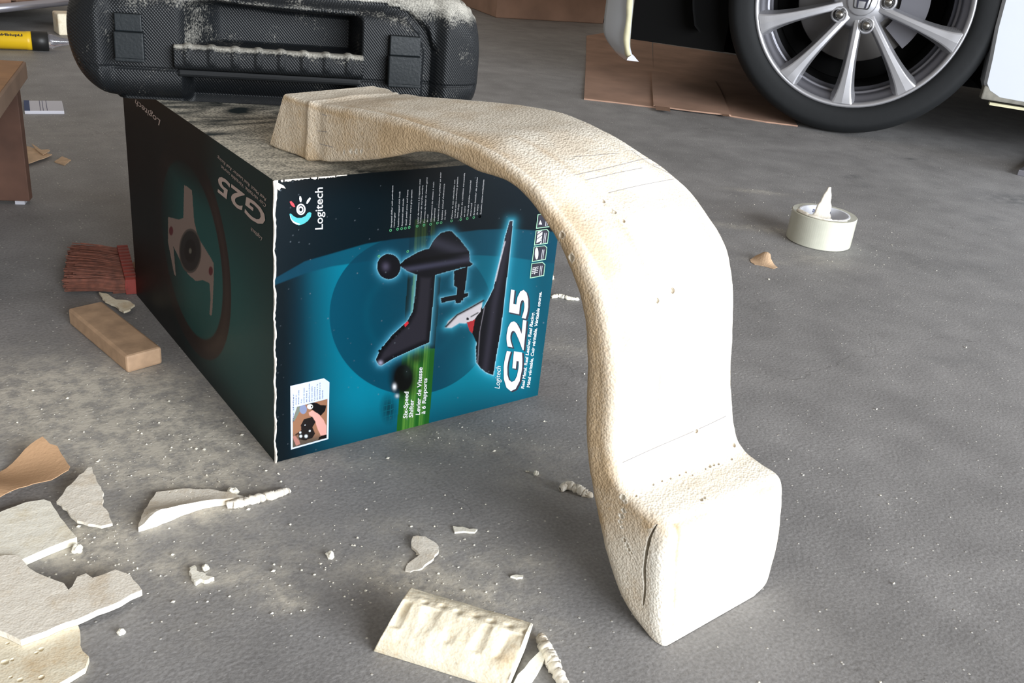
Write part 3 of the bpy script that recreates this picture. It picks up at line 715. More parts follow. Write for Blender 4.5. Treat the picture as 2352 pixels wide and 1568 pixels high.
# ------------------------------------------------------------------ the carved foam arch
def arch():
    root = empty('foam_arch', tuple(P(1524, 1486)))
    tag(root, 'large carved cream foam arch standing on a block foot, its end resting on the carton', 'foam sculpture')
    p0 = P(1524, 1486); d = np.array([-.2402, .9707, 0]); n = np.array([.9707, .2402, 0])
    A = lambda q: PL(q[0], q[1], p0, n)
    # near outer px, near inner px, far outer px, dz(far), corner radius, crown
    T = [((1526, 1487), (1492, 1480), (1738, 1366), 0, .004, 0),
         ((1524, 1470), (1482, 1464), (1768, 1334), 0, .009, 0),
         ((1523, 1420), (1448, 1425), (1790, 1274), 0, .011, 0),
         ((1524, 1360), (1415, 1372), (1801, 1222), 0, .011, 0),
         ((1526, 1290), (1388, 1300), (1806, 1165), 0, .011, 0),
         ((1530, 1235), (1372, 1240), (1808, 1118), 0, .011, 0),
         ((1512, 1200), (1362, 1195), (1796, 1086), 0, .010, 0),
         ((1478, 1170), (1355, 1155), (1758, 1062), 0, .009, 0),
         ((1440, 1138), (1349, 1115), (1722, 1036), 0, .008, 0),
         ((1414, 1095), (1343, 1065), (1700, 1000), 0, .008, .001),
         ((1405, 1035), (1339, 1000), (1690, 935), 0, .008, .003),
         ((1408, 960), (1337, 930), (1688, 850), 0, .009, .004),
         ((1410, 880), (1338, 860), (1692, 775), 0, .009, .005),
         ((1402, 790), (1338, 800), (1694, 690), 0, .009, .005),
         ((1385, 700), (1334, 735), (1688, 615), 0, .009, .005),
         ((1355, 620), (1316, 665), (1668, 545), 0, .009, .005),
         ((1318, 550), (1288, 590), (1632, 487), .001, .009, .005),
         ((1275, 490), (1258, 530), (1588, 432), .002, .009, .005),
         ((1228, 430), (1218, 474), (1532, 382), .004, .008, .005),
         ((1165, 378), (1165, 422), (1466, 338), .006, .007, .004),
         ((1095, 338), (1085, 392), (1392, 297), .008, .006, .003),
         ((1030, 312), (1010, 356), (1300, 258), .008, .006, .002),
         ((960, 290), (955, 350), (1190, 238), .006, .006, .001),
         ((890, 268), (890, 362), (1080, 228), .004, .006, 0),
         ((820, 252), (820, 371), (1000, 222), .003, .006, 0),
         ((760, 243), (760, 372), (945, 216), .002, .005, 0),
         ((712, 234), (706, 368), (912, 214), .001, .0035, 0),
         ((690, 229), (676, 362), (893, 203), 0, .003, 0),
         ((652, 216), (619, 347), (862, 197), 0, .003, 0)]
    no = np.array([A(t[0]) for t in T]); ni = np.array([A(t[1]) for t in T])
    fo = np.array([P(t[2][0], t[2][1], a[2] + t[3]) for t, a in zip(T, no)])
    ni[:, 2] = np.maximum(ni[:, 2], 0.0005); no[:, 2] = np.maximum(no[:, 2], 0.0005); fo[:, 2] = np.maximum(fo[:, 2], .0005)
    for k in (-1, -2, -3, -4, -5): ni[k, 2] = max(ni[k, 2], HB + .0005)
    if False: print([(round(np.linalg.norm(a - b), 3)) for a, b in zip(fo, no)])
    fi = ni + (fo - no) * np.array([.98] * len(T))[:, None]
    fi[:, 2] = ni[:, 2] + (fo - no)[:, 2] * .3
    fi[:, 2] = np.maximum(fi[:, 2], .0005)
    rad = np.array([t[4] for t in T])[:, None]; cr = np.array([t[5] for t in T])[:, None]
    D = np.hstack([no, ni, fo, fi, rad, cr])
    NS = 300
    # denser at the foot and the square end
    D2 = crom(D, NS)
    KA, KL = 7, 26
    V = []; tanv = []
    for s in range(NS):
        r_ = D2[s]; c = [r_[0:3], r_[6:9], r_[9:12], r_[3:6]]           # no, fo, fi, ni
        rr, crn = max(r_[12], .001), r_[13]
        ring = []; fr = []
        for e in range(4):
            a, b = c[e], c[(e + 1) % 4]; prev = c[e - 1]
            ea = b - a; la = np.linalg.norm(ea); ep = prev - a; lp = np.linalg.norm(ep)
            ra = min(rr, la * .45, lp * .45)
            s0 = a + ep / lp * ra; s1 = a + ea / la * ra
            for t in np.linspace(0, 1, KA, endpoint=False):
                ring.append((1 - t) ** 2 * s0 + 2 * t * (1 - t) * a + t * t * s1); fr.append((e, -1 + t))
            rb = min(rr, la * .45, np.linalg.norm(c[(e + 2) % 4] - b) * .45)
            s2 = b - ea / la * rb
            cnt = KL if e in (0, 2) else 12
            for t in np.linspace(0, 1, cnt, endpoint=False):
                ring.append(s1 + (s2 - s1) * t); fr.append((e, t))
        out = c[0] - c[3]; out /= np.linalg.norm(out)
        for q, (e, t) in zip(ring, fr):
            if e == 0 and t >= 0:
                q = q + out * crn * (sstep(0, .27, t) * .8 + .2 * math.sin(math.pi * t)) * sstep(1.0, .86, t)
            V.append(q)
            # tan tone: rough side band, sanded groove edges, and shade painted on the foot's edge
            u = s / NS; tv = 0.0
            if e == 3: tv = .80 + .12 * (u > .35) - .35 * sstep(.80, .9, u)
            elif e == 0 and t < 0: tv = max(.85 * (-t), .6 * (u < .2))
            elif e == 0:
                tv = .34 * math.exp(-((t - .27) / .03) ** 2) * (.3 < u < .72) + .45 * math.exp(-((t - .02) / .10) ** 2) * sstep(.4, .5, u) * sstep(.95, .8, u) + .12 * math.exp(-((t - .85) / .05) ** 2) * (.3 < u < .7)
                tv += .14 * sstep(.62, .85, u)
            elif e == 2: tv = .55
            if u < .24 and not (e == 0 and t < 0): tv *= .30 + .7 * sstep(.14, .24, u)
            if e == 0 and u < .2: tv = .55 * math.exp(-((u - .190) / .016) ** 2) * (.6 + .4 * math.sin(t * 9)) + .60 * math.exp(-((t) / .035) ** 2)  # tan ledge; the edge term paints yellowish shade on the foot's rounded edge
            tanv.append(tv)
    K = len(ring); V = np.array(V)
    Fs = []
    for s in range(NS - 1):
        for k in range(K):
            Fs.append((s * K + k, (s + 1) * K + k, (s + 1) * K + (k + 1) % K, s * K + (k + 1) % K))
    # closed ends
    for s, rev in ((0, False), (NS - 1, True)):
        V = np.vstack([V, V[s * K:(s + 1) * K].mean(0)]); tanv.append(.4); ci = len(V) - 1
        for k in range(K):
            t = (s * K + k, s * K + (k + 1) % K, ci); Fs.append(t[::-1] if rev else t)
    # surface grain: small lumps pushed along the ring's outward direction
    cen = np.array([V[s * K:(s + 1) * K].mean(0) for s in range(NS)])
    for s in range(2, NS - 2):
        for k in range(K):
            i = s * K + k; p = V[i]; o = p - cen[s]; o /= np.linalg.norm(o)
            a = noise.fractal(Vector(p * 28), 1.0, 2.0, 4) * .0010 + noise.noise(Vector(p * 260)) * .00018
            q = p + o * a * (.4 if s < 40 else 1)
            q = q + o * .0016 * math.exp(-((s - 277.5) / 1.6) ** 2) - o * .0010 * math.exp(-((s - 272.5) / 1.8) ** 2)
            q[2] = max(q[2], .0005)
            V[i] = q
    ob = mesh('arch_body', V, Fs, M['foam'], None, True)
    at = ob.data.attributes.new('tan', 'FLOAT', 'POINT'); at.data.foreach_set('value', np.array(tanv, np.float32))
    # split between laminations near the foot: a real jagged slot cut in
    rng = random.Random(4)
    path = [(1506, 1206), (1492, 1235), (1484, 1270), (1479, 1310), (1481, 1350), (1477, 1392)]
    pts = [A(q) for q in path]
    fine = crom(np.array(pts), 26)
    bm = bmesh.new(); rows = []
    dv = d.copy()
    for i, q in enumerate(fine):
        w = .0015 * (math.sin(math.pi * (i + .5) / 26) ** .5) + .0006 * rng.random()
        rows.append([bm.verts.new(q - n * .006 - dv * w), bm.verts.new(q - n * .006 + dv * w), bm.verts.new(q + n * .011 + dv * w * .4), bm.verts.new(q + n * .011 - dv * w * .4)])
    for i in range(25):
        for k in range(4): bm.faces.new((rows[i][k], rows[i][(k + 1) % 4], rows[i + 1][(k + 1) % 4], rows[i + 1][k]))
    bm.faces.new(rows[0][::-1]); bm.faces.new(rows[-1])
    from mathutils.bvhtree import BVHTree
    b0 = bmesh.new(); b0.from_mesh(ob.data); t0 = BVHTree.FromBMesh(b0)
    pit = [(1430, 1142, .0019), (1436, 1152, .0012), (1610, 1146, .0017), (1618, 1142, .0013), (1461, 1138, .001), (1630, 1070, .0015), (1639, 1067, .0012), (1650, 1065, .0011), (1680, 1054, .0012),
           (1686, 1022, .0016), (1432, 1172, .0016), (1427, 1185, .0018), (1424, 1198, .0012), (1428, 1210, .001), (1434, 1240, .0015), (1440, 1252, .0016), (1444, 1262, .0014), (1450, 1270, .001),
           (1600, 990, .0014), (1545, 667, .002), (1510, 690, .0018), (1386, 462, .0016), (1404, 484, .0022), (1412, 487, .0014), (1432, 507, .0015), (1312, 592, .0022), (1290, 540, .002), (1286, 560, .0016),
           (1560, 1090, .0009), (1575, 1084, .0009), (1540, 1098, .001), (1520, 1104, .0009), (1590, 1090, .0008), (1500, 1112, .001), (1620, 1076, .0009), (830, 348, .0012), (818, 349, .0012), (806, 349, .001), (790, 350, .001)]
    for px, py, r_ in pit:
        rd = Vector(ray(px, py)).normalized(); h_ = t0.ray_cast(Vector(CAM), rd)
        if h_[0] is None: continue
        nn_ = h_[1] if h_[1].dot(rd) < 0 else -h_[1]
        g_ = bmesh.ops.create_icosphere(bm, subdivisions=2, radius=r_ * 1.1)
        for v in g_['verts']:
            v.co = v.co * (1 + .22 * noise.noise(v.co * 900 + Vector((px, py, 0)))) + h_[0] - nn_ * r_ * .25
    b0.free()
    bmesh.ops.recalc_face_normals(bm, faces=bm.faces)
    cut = fromb('slot_cutter', bm)
    bo = ob.modifiers.new('slot', 'BOOLEAN'); bo.object = cut; bo.operation = 'DIFFERENCE'; bo.solver = 'EXACT'; bo.use_self = True
    bpy.context.view_layer.update(); dg = bpy.context.evaluated_depsgraph_get()
    me2 = bpy.data.meshes.new_from_object(ob.evaluated_get(dg))
    if len(me2.polygons) > 1000:
        ob.modifiers.clear(); ob.data = me2; me2.set_sharp_from_angle(angle=.6)
    else:
        ob.modifiers.clear(); bpy.data.meshes.remove(me2)
    bpy.data.objects.remove(cut); ob.parent = root
    # pencil lines drawn on the outer surface
    from mathutils.bvhtree import BVHTree
    bm = bmesh.new(); bm.from_mesh(ob.data); tree = BVHTree.FromBMesh(bm)
    lines = [[(1318, 403), (1400, 385), (1478, 366), (1500, 368)], [(1345, 414), (1420, 397), (1475, 386)], [(1398, 443), (1470, 426), (1555, 410)], [(1320, 360), (1380, 356), (1420, 352)],
             [(1450, 345), (1490, 375), (1520, 390), (1550, 405)], [(1430, 1062), (1500, 1030), (1570, 1000), (1620, 978), (1668, 955)],              [(1500, 378), (1530, 386), (1545, 398)], [(740, 262), (752, 266)], [(735, 330), (765, 338)], [(730, 300), (752, 303)]]
    for ln in lines:
        pp = crom(np.array(ln, float), 26); V2 = []; F2 = []; run = []
        for q in pp:
            r = Vector(ray(*q)).normalized(); hit = tree.ray_cast(Vector(CAM), r)
            if hit[0] is None: continue
            run.append((hit[0] + hit[1] * .0003 * (1 if hit[1].dot(r) < 0 else -1), hit[1]))
        for i, (q, nn) in enumerate(run):
            t = (run[min(i + 1, len(run) - 1)][0] - run[max(i - 1, 0)][0]).normalized(); sd = t.cross(nn).normalized() * .00018
            V2 += [q - sd, q + sd]
        for i in range(len(run) - 1): F2.append((2 * i, 2 * i + 1, 2 * i + 3, 2 * i + 2))
        if F2: mesh('pencil_line', V2, F2, M['pencil'], root)
    bm.free()
    settle(root)
    return root
arch()

# ------------------------------------------------------------------ black moulded tool case
def case():
    th = math.radians(-21); d = np.array([math.cos(th), math.sin(th), 0]); nb = np.array([-math.sin(th), math.cos(th), 0])   # nb = away from the camera
    org = np.array([-.027, .262, HB])
    loc = lambda s, y, z: org + d * s + nb * y + np.array([0, 0, z])
    root = empty('tool_case', tuple(loc(.138, .12, 0)))
    tag(root, 'black moulded plastic tool case covered in pale dust, lying on the printed carton', 'tool case')
    m, n, l, b = nt('knurled_black_plastic')
    tc = n.new('ShaderNodeTexCoord')
    mp = n.new('ShaderNodeMapping'); l.new(tc.outputs['Object'], mp.inputs[0]); mp.inputs['Rotation'].default_value = (0, math.radians(38), 0)
    wv = n.new('ShaderNodeTexWave'); wv.inputs['Scale'].default_value = 165; l.new(mp.outputs[0], wv.inputs['Vector'])
    mp2 = n.new('ShaderNodeMapping'); l.new(tc.outputs['Object'], mp2.inputs[0]); mp2.inputs['Rotation'].default_value = (0, math.radians(-38), 0)
    wv2 = n.new('ShaderNodeTexWave'); wv2.inputs['Scale'].default_value = 165; l.new(mp2.outputs[0], wv2.inputs['Vector'])
    ad = n.new('ShaderNodeMath'); ad.operation = 'MULTIPLY_ADD'; ad.inputs[1].default_value = .5; l.new(wv2.outputs['Fac'], ad.inputs[0]); l.new(wv.outputs['Fac'], ad.inputs[2])
    bp = n.new('ShaderNodeBump'); bp.inputs['Distance'].default_value = .00035; bp.inputs['Strength'].default_value = .8; l.new(ad.outputs[0], bp.inputs['Height']); l.new(bp.outputs[0], b.inputs['Normal'])
    at = n.new('ShaderNodeAttribute'); at.attribute_name = 'dust'
    f = n.new('ShaderNodeTexNoise'); f.inputs['Scale'].default_value = 600; f.inputs['Detail'].default_value = 3; l.new(tc.outputs['Object'], f.inputs['Vector'])
    g = n.new('ShaderNodeTexNoise'); g.inputs['Scale'].default_value = 40; g.inputs['Detail'].default_value = 7; l.new(tc.outputs['Object'], g.inputs['Vector'])
    a1 = n.new('ShaderNodeMath'); a1.operation = 'ADD'; l.new(f.outputs['Fac'], a1.inputs[0]); l.new(g.outputs['Fac'], a1.inputs[1])
    a2 = n.new('ShaderNodeMath'); a2.operation = 'ADD'; l.new(a1.outputs[0], a2.inputs[0]); l.new(at.outputs['Fac'], a2.inputs[1])
    mr = n.new('ShaderNodeMapRange'); mr.inputs[1].default_value = 1.22; mr.inputs[2].default_value = 1.95; mr.inputs[4].default_value = .9; l.new(a2.outputs[0], mr.inputs[0])
    mx = n.new('ShaderNodeMix'); mx.data_type = 'RGBA'; mx.inputs[6].default_value = (.0075, .0088, .0102, 1); mx.inputs[7].default_value = (.52, .50, .44, 1)
    l.new(mr.outputs[0], mx.inputs[0]); l.new(mx.outputs[2], b.inputs['Base Color'])
    b.inputs['Roughness'].default_value = .42; b.inputs['Specular IOR Level'].default_value = .26
    M['case'] = m
    S0, S1 = -.0505, .326; ZH = .113; DY = .27; RE = .05
    NSx, NR = 300, 0
    V = []; dust = []
    arc = [(.272, .0), (.272, .060), (.266, .078), (.250, .091), (.228, .096), (.13, .098), (.0, .100)]
    arcl = [(-.016, 0), (-.016, .066), (-.012, .085), (-.002, .098), (.02, .104)]
    def fdisp(s, z):
        y = 0.0
        # centre field sits back from the two ends
        y += .008 * sstep(-.0245, -.011, s) * sstep(.290, .276, s)
        dd = segd(np.array([s]), np.array([z]), arc, False)[0]; y += .006 * (1 - sstep(.0035, .006, dd))
        # hand hole above the grip
        fx = sstep(.042, .082, s) * sstep(.209, .200, s) if z > .04 else 0
        edge = sstep(.048, .052, z) * sstep(.090, .080, z - .004 * math.exp(-((s - .07) / .05) ** 2))
        y += .048 * fx * edge
        # hollow under the grip
        y += .030 * sstep(.045, .055, s) * sstep(.205, .195, s) * sstep(.027, .022, z) * sstep(-.002, .002, z)
        # seam
        y += .0015 * (1 - sstep(.0004, .0012, abs(z - .030)))
        return y
    stat = np.concatenate([S0 + RE * (1 - np.cos(np.linspace(0, math.pi / 2, 26))), np.linspace(S0 + RE, S1 - RE, 220)[1:-1], S1 - RE + RE * np.sin(np.linspace(0, math.pi / 2, 26))])
    rz = .034
    for s in stat:
        e = max(0, S0 + RE - s, s - (S1 - RE)); ins = RE - math.sqrt(max(0, RE * RE - e * e))
        inz = ins * .92; iny = ins * .55
        y0, y1, z0, z1 = iny, DY - iny, inz * (.35 if s > .2 else 1), ZH - inz * (.75 if s > .2 else 1)
        r = min(rz, (z1 - z0) / 2 * .98); rt = r; rb = min(.022, r)
        ring = []
        for z in np.linspace(z0 + rb, z1 - rt, 56): ring.append((y0, z))
        for t in np.linspace(0, math.pi / 2, 18)[1:]: ring.append((y0 + rt - rt * math.cos(t), z1 - rt + rt * math.sin(t)))
        for y in np.linspace(y0 + rt, y1 - rt, 24)[1:]: ring.append((y, z1))
        for t in np.linspace(0, math.pi / 2, 8)[1:]: ring.append((y1 - rt + rt * math.sin(t), z1 - rt + rt * math.cos(t)))
        for z in np.linspace(z1 - rt, z0 + rb, 10)[1:]: ring.append((y1, z))
        for t in np.linspace(0, math.pi / 2, 8)[1:]: ring.append((y1 - rb + rb * math.cos(t), z0 + rb - rb * math.sin(t)))
        for y in np.linspace(y1 - rb, y0 + rb, 12)[1:]: ring.append((y, z0))
        for t in np.linspace(0, math.pi / 2, 10)[1:-1]: ring.append((y0 + rb - rb * math.sin(t), z0 + rb - rb * math.cos(t)))
        for y, z in ring:
            fy = 0
            if y < y0 + rt + .001 and z > 0.001: fy = fdisp(s, z) * sstep(y0 + rt * 1.0, y0 + rt * .5, y) if z > z1 - rt else fdisp(s, z)
            # ribs wrapping the right top corner
            rib = 0
            if y > y0 + .02 and z > z1 - .03 and s > .285: rib = .0015 * math.sin(s * 900)
            V.append(loc(s, y + fy, z + rib))
            du = (.25 * sstep(.074, .094, z) + .65 * sstep(.086, .104, z)) if y < y1 else 0
            if y > y0 + .02 and z > .05: du = max(du, .85)
            if s < -.006: du *= .25 + .3 * sstep(.1, .113, z)
            if fy > .012: du = .05 * (z > .03) + .2 * sstep(.12, .05, s) * (z > .05)
            if s > .13: du *= .85
            if z < .07 and fy <= .012: du = .03 * (s > -.01)
            dust.append(du)
    K = len(ring); Fs = []
    for a in range(len(stat) - 1):
        for k in range(K): Fs.append((a * K + k, a * K + (k + 1) % K, (a + 1) * K + (k + 1) % K, (a + 1) * K + k))
    Fs.append(tuple(range(K))[::-1]); Fs.append(tuple((len(stat) - 1) * K + k for k in range(K)))
    o = mesh('case_shell', V, [f[::-1] for f in Fs], m, root, True)
    a = o.data.attributes.new('dust', 'FLOAT', 'POINT'); a.data.foreach_set('value', np.array(dust, np.float32))
    # grip with finger ribs
    gs = np.linspace(.040, .209, 150); V = []; dust = []
    for s in gs:
        ph = (s - .052) / .0205; rb = math.exp(-((ph - round(ph)) / .16) ** 4) if -.3 < ph < 7.5 else 0
        for t in np.linspace(0, 2 * math.pi, 33)[:-1]:
            cy, cz = math.cos(t), math.sin(t)
            ry, rz_ = .0095, .0105
            ex = .55
            yy = math.copysign(abs(cy) ** ex, cy) * ry; zz = math.copysign(abs(cz) ** ex, cz) * rz_
            o_ = .0012 * rb * (1 if zz > -.006 else 0) * (1 if yy < .006 else 0)
            k = 1 + o_ / .010
            V.append(loc(s, .008 + yy * k, .0425 + zz * k)); dust.append(.62 * sstep(.006, .0105, zz) + .16 * sstep(-.002, .005, zz))
    Fs = []; K = 32
    for a_ in range(len(gs) - 1):
        for k in range(K): Fs.append((a_ * K + k, (a_ + 1) * K + k, (a_ + 1) * K + (k + 1) % K, a_ * K + (k + 1) % K))
    Fs.append(tuple(range(K))); Fs.append(tuple((len(gs) - 1) * K + k for k in range(K))[::-1])
    smooth_black = mat('dusty_smooth_plastic', (.007, .008, .009), .5, spec=.25)
    o = mesh('carry_handle', V, Fs, m, root, True)
    a = o.data.attributes.new('dust', 'FLOAT', 'POINT'); a.data.foreach_set('value', np.array(dust, np.float32))
    # lower grip rail
    boxm('lower_rail', loc(.042, .006, .0245), d * .166, nb * .014, (0, 0, .0070), smooth_black, root, .0025)
    # latches
    lm = mat('latch_plastic', (.010, .013, .015), .42, spec=.3, bump=.0002, bscale=400)
    for s0, s1, za, zb, zc in ((-.009, .0155, .037, .062, .077), (.2325, .2635, .0275, .056, .074)):
        q = boxm('latch', loc(s0, -.0025, za), d * (s1 - s0), nb * .010, (0, 0, zb - za), lm, root, .0012)
        h = boxm('latch_plate', loc(s0 + .001, .0015, zb), d * (s1 - s0 - .002), nb * .012, (0, 0, zc - zb), lm, root, .001)
        boxm('latch_lip', loc(s0, -.0042, za), d * (s1 - s0), nb * .003, (0, 0, .003), lm, q, .0008)
    settle(root)
case()

# ------------------------------------------------------------------ foam scraps and other things on the floor
def sheet(name, outline, thick, m, label, cat, h=None, jag=.0012, seed=1, group=None, z0=0.0, edge_m=None, sub=.006, parent=None, rough=.0004, flatb=False, pits=None):
    """a torn or cut flat piece: outline in floor coordinates, real thickness, optional curl h(x,y)"""
    rng = random.Random(seed)
    pts = []
    for i in range(len(outline)):
        a, b = np.array(outline[i][:2]), np.array(outline[(i + 1) % len(outline)][:2])
        L = np.linalg.norm(b - a); k = max(1, int(L / sub))
        nn = np.array([b[1] - a[1], a[0] - b[0]]) / (L + 1e-9)
        for j in range(k):
            pts.append(a + (b - a) * j / k + nn * rng.uniform(-jag, jag) * (1 if 0 < j else .3))
    bm = bmesh.new(); vs = [bm.verts.new((p[0], p[1], 0)) for p in pts]
    f = bm.faces.new(vs)
    if f.normal.z < 0 or True: bm.normal_update()
    if f.normal.z < 0: f.normal_flip()
    bmesh.ops.triangulate(bm, faces=bm.faces[:])
    for _ in range(4):
        es = [e for e in bm.edges if e.calc_length() > sub * 1.6]
        if not es: break
        bmesh.ops.subdivide_edges(bm, edges=es, cuts=1)
        bmesh.ops.triangulate(bm, faces=bm.faces[:])
    base = bm.faces[:]
    r = bmesh.ops.extrude_face_region(bm, geom=base)
    top = set(v for v in r['geom'] if isinstance(v, bmesh.types.BMVert))
    for v in bm.verts:
        hh = h(v.co.x, v.co.y) if h else 0
        if v in top:
            v.co.z = z0 + thick + hh + noise.noise(v.co * 150) * rough * .5 + rough
            c = np.array(v.co[:2])
        else: v.co.z = z0 + (0 if flatb else hh) + .0002
    bmesh.ops.recalc_face_normals(bm, faces=bm.faces)
    o = fromb(name, bm, m, parent, False)
    cx = sum(p[0] for p in pts) / len(pts); cy = sum(p[1] for p in pts) / len(pts)
    if pits:
        bm = bmesh.new()
        for px, py, r_ in pits:
            q_ = P(px, py, z0 + thick)
            g_ = bmesh.ops.create_icosphere(bm, subdivisions=2, radius=r_)
            for v in g_['verts']: v.co = v.co * (1 + .3 * noise.noise(v.co * 700 + Vector((px, py, 0)))) + Vector((q_[0], q_[1], z0 + thick + (h(q_[0], q_[1]) if h else 0) + rough))
        cut = fromb('cutter', bm); bo = o.modifiers.new('pits', 'BOOLEAN'); bo.object = cut; bo.operation = 'DIFFERENCE'; bo.solver = 'EXACT'; bo.use_self = True
        bpy.context.view_layer.update(); me2 = bpy.data.meshes.new_from_object(o.evaluated_get(bpy.context.evaluated_depsgraph_get()))
        o.modifiers.clear()
        if len(me2.polygons) > 20: o.data = me2
        bpy.data.objects.remove(cut)
    if parent is None:
        o.data.transform(Matrix.Translation((-cx, -cy, -z0))); o.location = (cx, cy, z0)
        if label: tag(o, label, cat, group)
    return o
def fl(*px, z=0): return [P(a, b, z) for a, b in px]

# --- offcut block in the foreground
def offcut():
    A0 = np.array([-.032, -.231, 0]); u = np.array([.607, -.795, 0]); w = np.array([.795, .607, 0])
    root = empty('foam_offcut', tuple(A0))
    tag(root, 'chunky half-round offcut of cream foam with a white cut end, nearest the camera', 'foam offcut')
    prof = [(0, 0), (-.0008, .005), (.0005, .011), (.004, .016), (.010, .0225), (.018, .0285), (.0225, .030), (.027, .0295), (.033, .028), (.038, .023), (.0385, 0)]
    L = .088; NL = 110; pr = crom(np.array(prof), 70); V = []
    for i in range(NL):
        t = i / (NL - 1); s = t * L
        sk = .010 * (1 - t)                       # slanted left end
        for a, z in pr:
            off = s + (0.010 * (z / .03)) * (1 - t) + 0.004 * t * (z / .03)
            p = A0 + u * off + w * a + np.array([0, 0, z])
            if z > .004 and 0 < i < NL - 1:
                g = noise.fractal(Vector(p * 55), 1, 2, 4) * .0013
                if .006 < a < .020: g -= .0022 * max(0, noise.noise(Vector((s * 90, a * 30, 3)))) * 2
                # pits along the ridge groove
                for q in range(7):
                    g -= .0022 * math.exp(-((s - .015 - q * .012) / .0025) ** 2 - ((a - .0235 - .001 * (q % 2)) / .0018) ** 2)
                if abs(z - .0125) < .002: g -= .0006
                p = p + np.array([0, 0, 1]) * g * .8 - w * g * .4
            p[2] = max(p[2], .0003); V.append(p)
    K = len(pr); Fs = []
    for i in range(NL - 1):
        for k in range(K): Fs.append((i * K + k, i * K + (k + 1) % K, (i + 1) * K + (k + 1) % K, (i + 1) * K + k))
    body = mesh('foam_body', V, Fs + [tuple(range(K))[::-1]], M['foam_skin'], root, True)
    endf = [V[(NL - 1) * K + k] for k in range(K)]
    c = np.mean(endf, 0); V2 = list(endf) + [q + u * .0015 - (q - c) * .03 for q in endf]
    Fs = [(k, (k + 1) % K, K + (k + 1) % K, K + k) for k in range(K)] + [tuple(K + k for k in range(K))]
    e = mesh('cut_end', V2, Fs, M['foam_white'], root); e['label'] = 'freshly cut white end'
    settle(root)
offcut()

sheet('foam_strip', fl((1188, 1560), (1242, 1503), (1254, 1518), (1222, 1568), (1195, 1590), (1170, 1600)), .004, M['foam_white'],
      'short flat cream foam strip beside the white end of the offcut block', 'foam scrap', seed=2, jag=.0004)
# ragged rolls of scraped foam
def crumb_roll(name, px, r, m, label, seed=0, group=None, z=None):
    p = crom(np.array([P(a, b) for a, b in px]), 46); rng = random.Random(seed)
    pts = []; rs = []
    for i, q in enumerate(p):
        t = i / 45; rr = r * (.55 + .45 * math.sin(math.pi * min(1, .12 + t * .85))) * (1 + .25 * (rng.random() - .5))
        rs.append(rr); pts.append((q[0] + rng.uniform(-.0006, .0006), q[1] + rng.uniform(-.0006, .0006), rr * .8))
    o = tube(name, pts, rs, m, n=14)
    for v in o.data.vertices:
        g = noise.noise(Vector(v.co) * 300) * r * .35
        v.co.z = max(.0002, v.co.z + g); v.co.x += g
    c = np.array(pts).mean(0); o.data.transform(Matrix.Translation((-c[0], -c[1], 0))); o.location = (c[0], c[1], 0)
    return tag(o, label, 'foam scrap', group)
crumb_roll('foam_roll', [(1238, 1468), (1250, 1492), (1262, 1520), (1276, 1545), (1292, 1575), (1300, 1595)], .0042, M['foam_grey'], 'crumbly grey-white roll of foam scrapings in front of the arch foot, by the offcut', 3)
crumb_roll('foam_shaving', [(1288, 1128), (1302, 1122), (1320, 1128), (1342, 1138), (1356, 1143)], .004, M['foam_grey'], 'lumpy foam shaving on the floor right behind the leg of the arch', 4)
crumb_roll('foam_sliver', [(1266, 685), (1285, 683), (1305, 688), (1330, 690)], .0028, M['foam_white'], 'thin pale foam curl between the carton corner and the arch leg', 6)
sheet('foam_scrap', fl((948, 1243), (975, 1240), (1004, 1255), (1006, 1275), (995, 1292), (970, 1308), (942, 1314), (930, 1312), (938, 1295), (955, 1285), (964, 1282), (952, 1268), (945, 1262)),
      .0022, M['foam_grey'], 'C-shaped flake of foam with ragged edges behind the offcut block', 'foam scrap', seed=7, sub=.0025, h=lambda x, y: .002 * math.sin(x * 160), jag=.0008, flatb=False)
sheet('foam_scrap', fl((1040, 1213), (1062, 1214), (1078, 1219), (1096, 1219), (1090, 1226), (1066, 1224), (1044, 1226)), .0016, M['foam_white'],
      'short curved cream sliver between the carton and the offcut block', 'foam scrap', seed=8, sub=.003, jag=.0005)
sheet('foam_scrap', fl((1172, 1327), (1186, 1324), (1201, 1325), (1200, 1330), (1186, 1331)), .0016, M['foam_white'],
      'tiny white sliver on the floor left of the arch foot', 'foam scrap', seed=9, sub=.002, jag=.0003)
sheet('foam_scrap', fl((436, 1312), (448, 1306), (452, 1318), (466, 1322), (474, 1330), (492, 1334), (480, 1340), (462, 1338), (450, 1346), (440, 1334)), .003, M['foam_white'],
      'small splintered white foam scrap lying alone left of centre near the bottom', 'foam scrap', seed=10, sub=.002, jag=.001)
def crumb(px, py, r, label, m='foam_white', seed=0, name='foam_crumb'):
    c = P(px, py); bm = bmesh.new(); bmesh.ops.create_icosphere(bm, subdivisions=3, radius=r)
    for v in bm.verts:
        v.co *= 1 + .45 * noise.noise(v.co * (1.6 / r) + Vector((seed, 0, 0))); v.co.z = max(v.co.z, -r * .55)
    bmesh.ops.translate(bm, verts=bm.verts, vec=(0, 0, r * .55))
    o = fromb(name, bm, M[m]); o.location = (c[0], c[1], .0002); return tag(o, label, 'foam crumb')
crumb(472, 1308, .0024, 'small tan crumb just above the splintered white foam scrap', seed=1)
crumb(535, 1136, .0040, 'knobbly crumb sitting on the thin end of the long foam wedge', seed=2)
crumb(758, 1280, .0030, 'single foam crumb on bare floor left of the C-shaped flake', seed=3)
crumb(1231, 1090, .0022, 'small crumb on the floor under the arch, above the lumpy shaving', seed=4)
crumb(178, 1266, .0034, 'little white chip at the right corner of the upper foam slab', seed=5)
crumb(1265, 641, .0040, 'beige crumb beside the right edge of the carton', seed=6, m='foam_skin')
crumb(279, 1455, .0022, 'tiny white chip near the large foam sheets at lower left', seed=7)

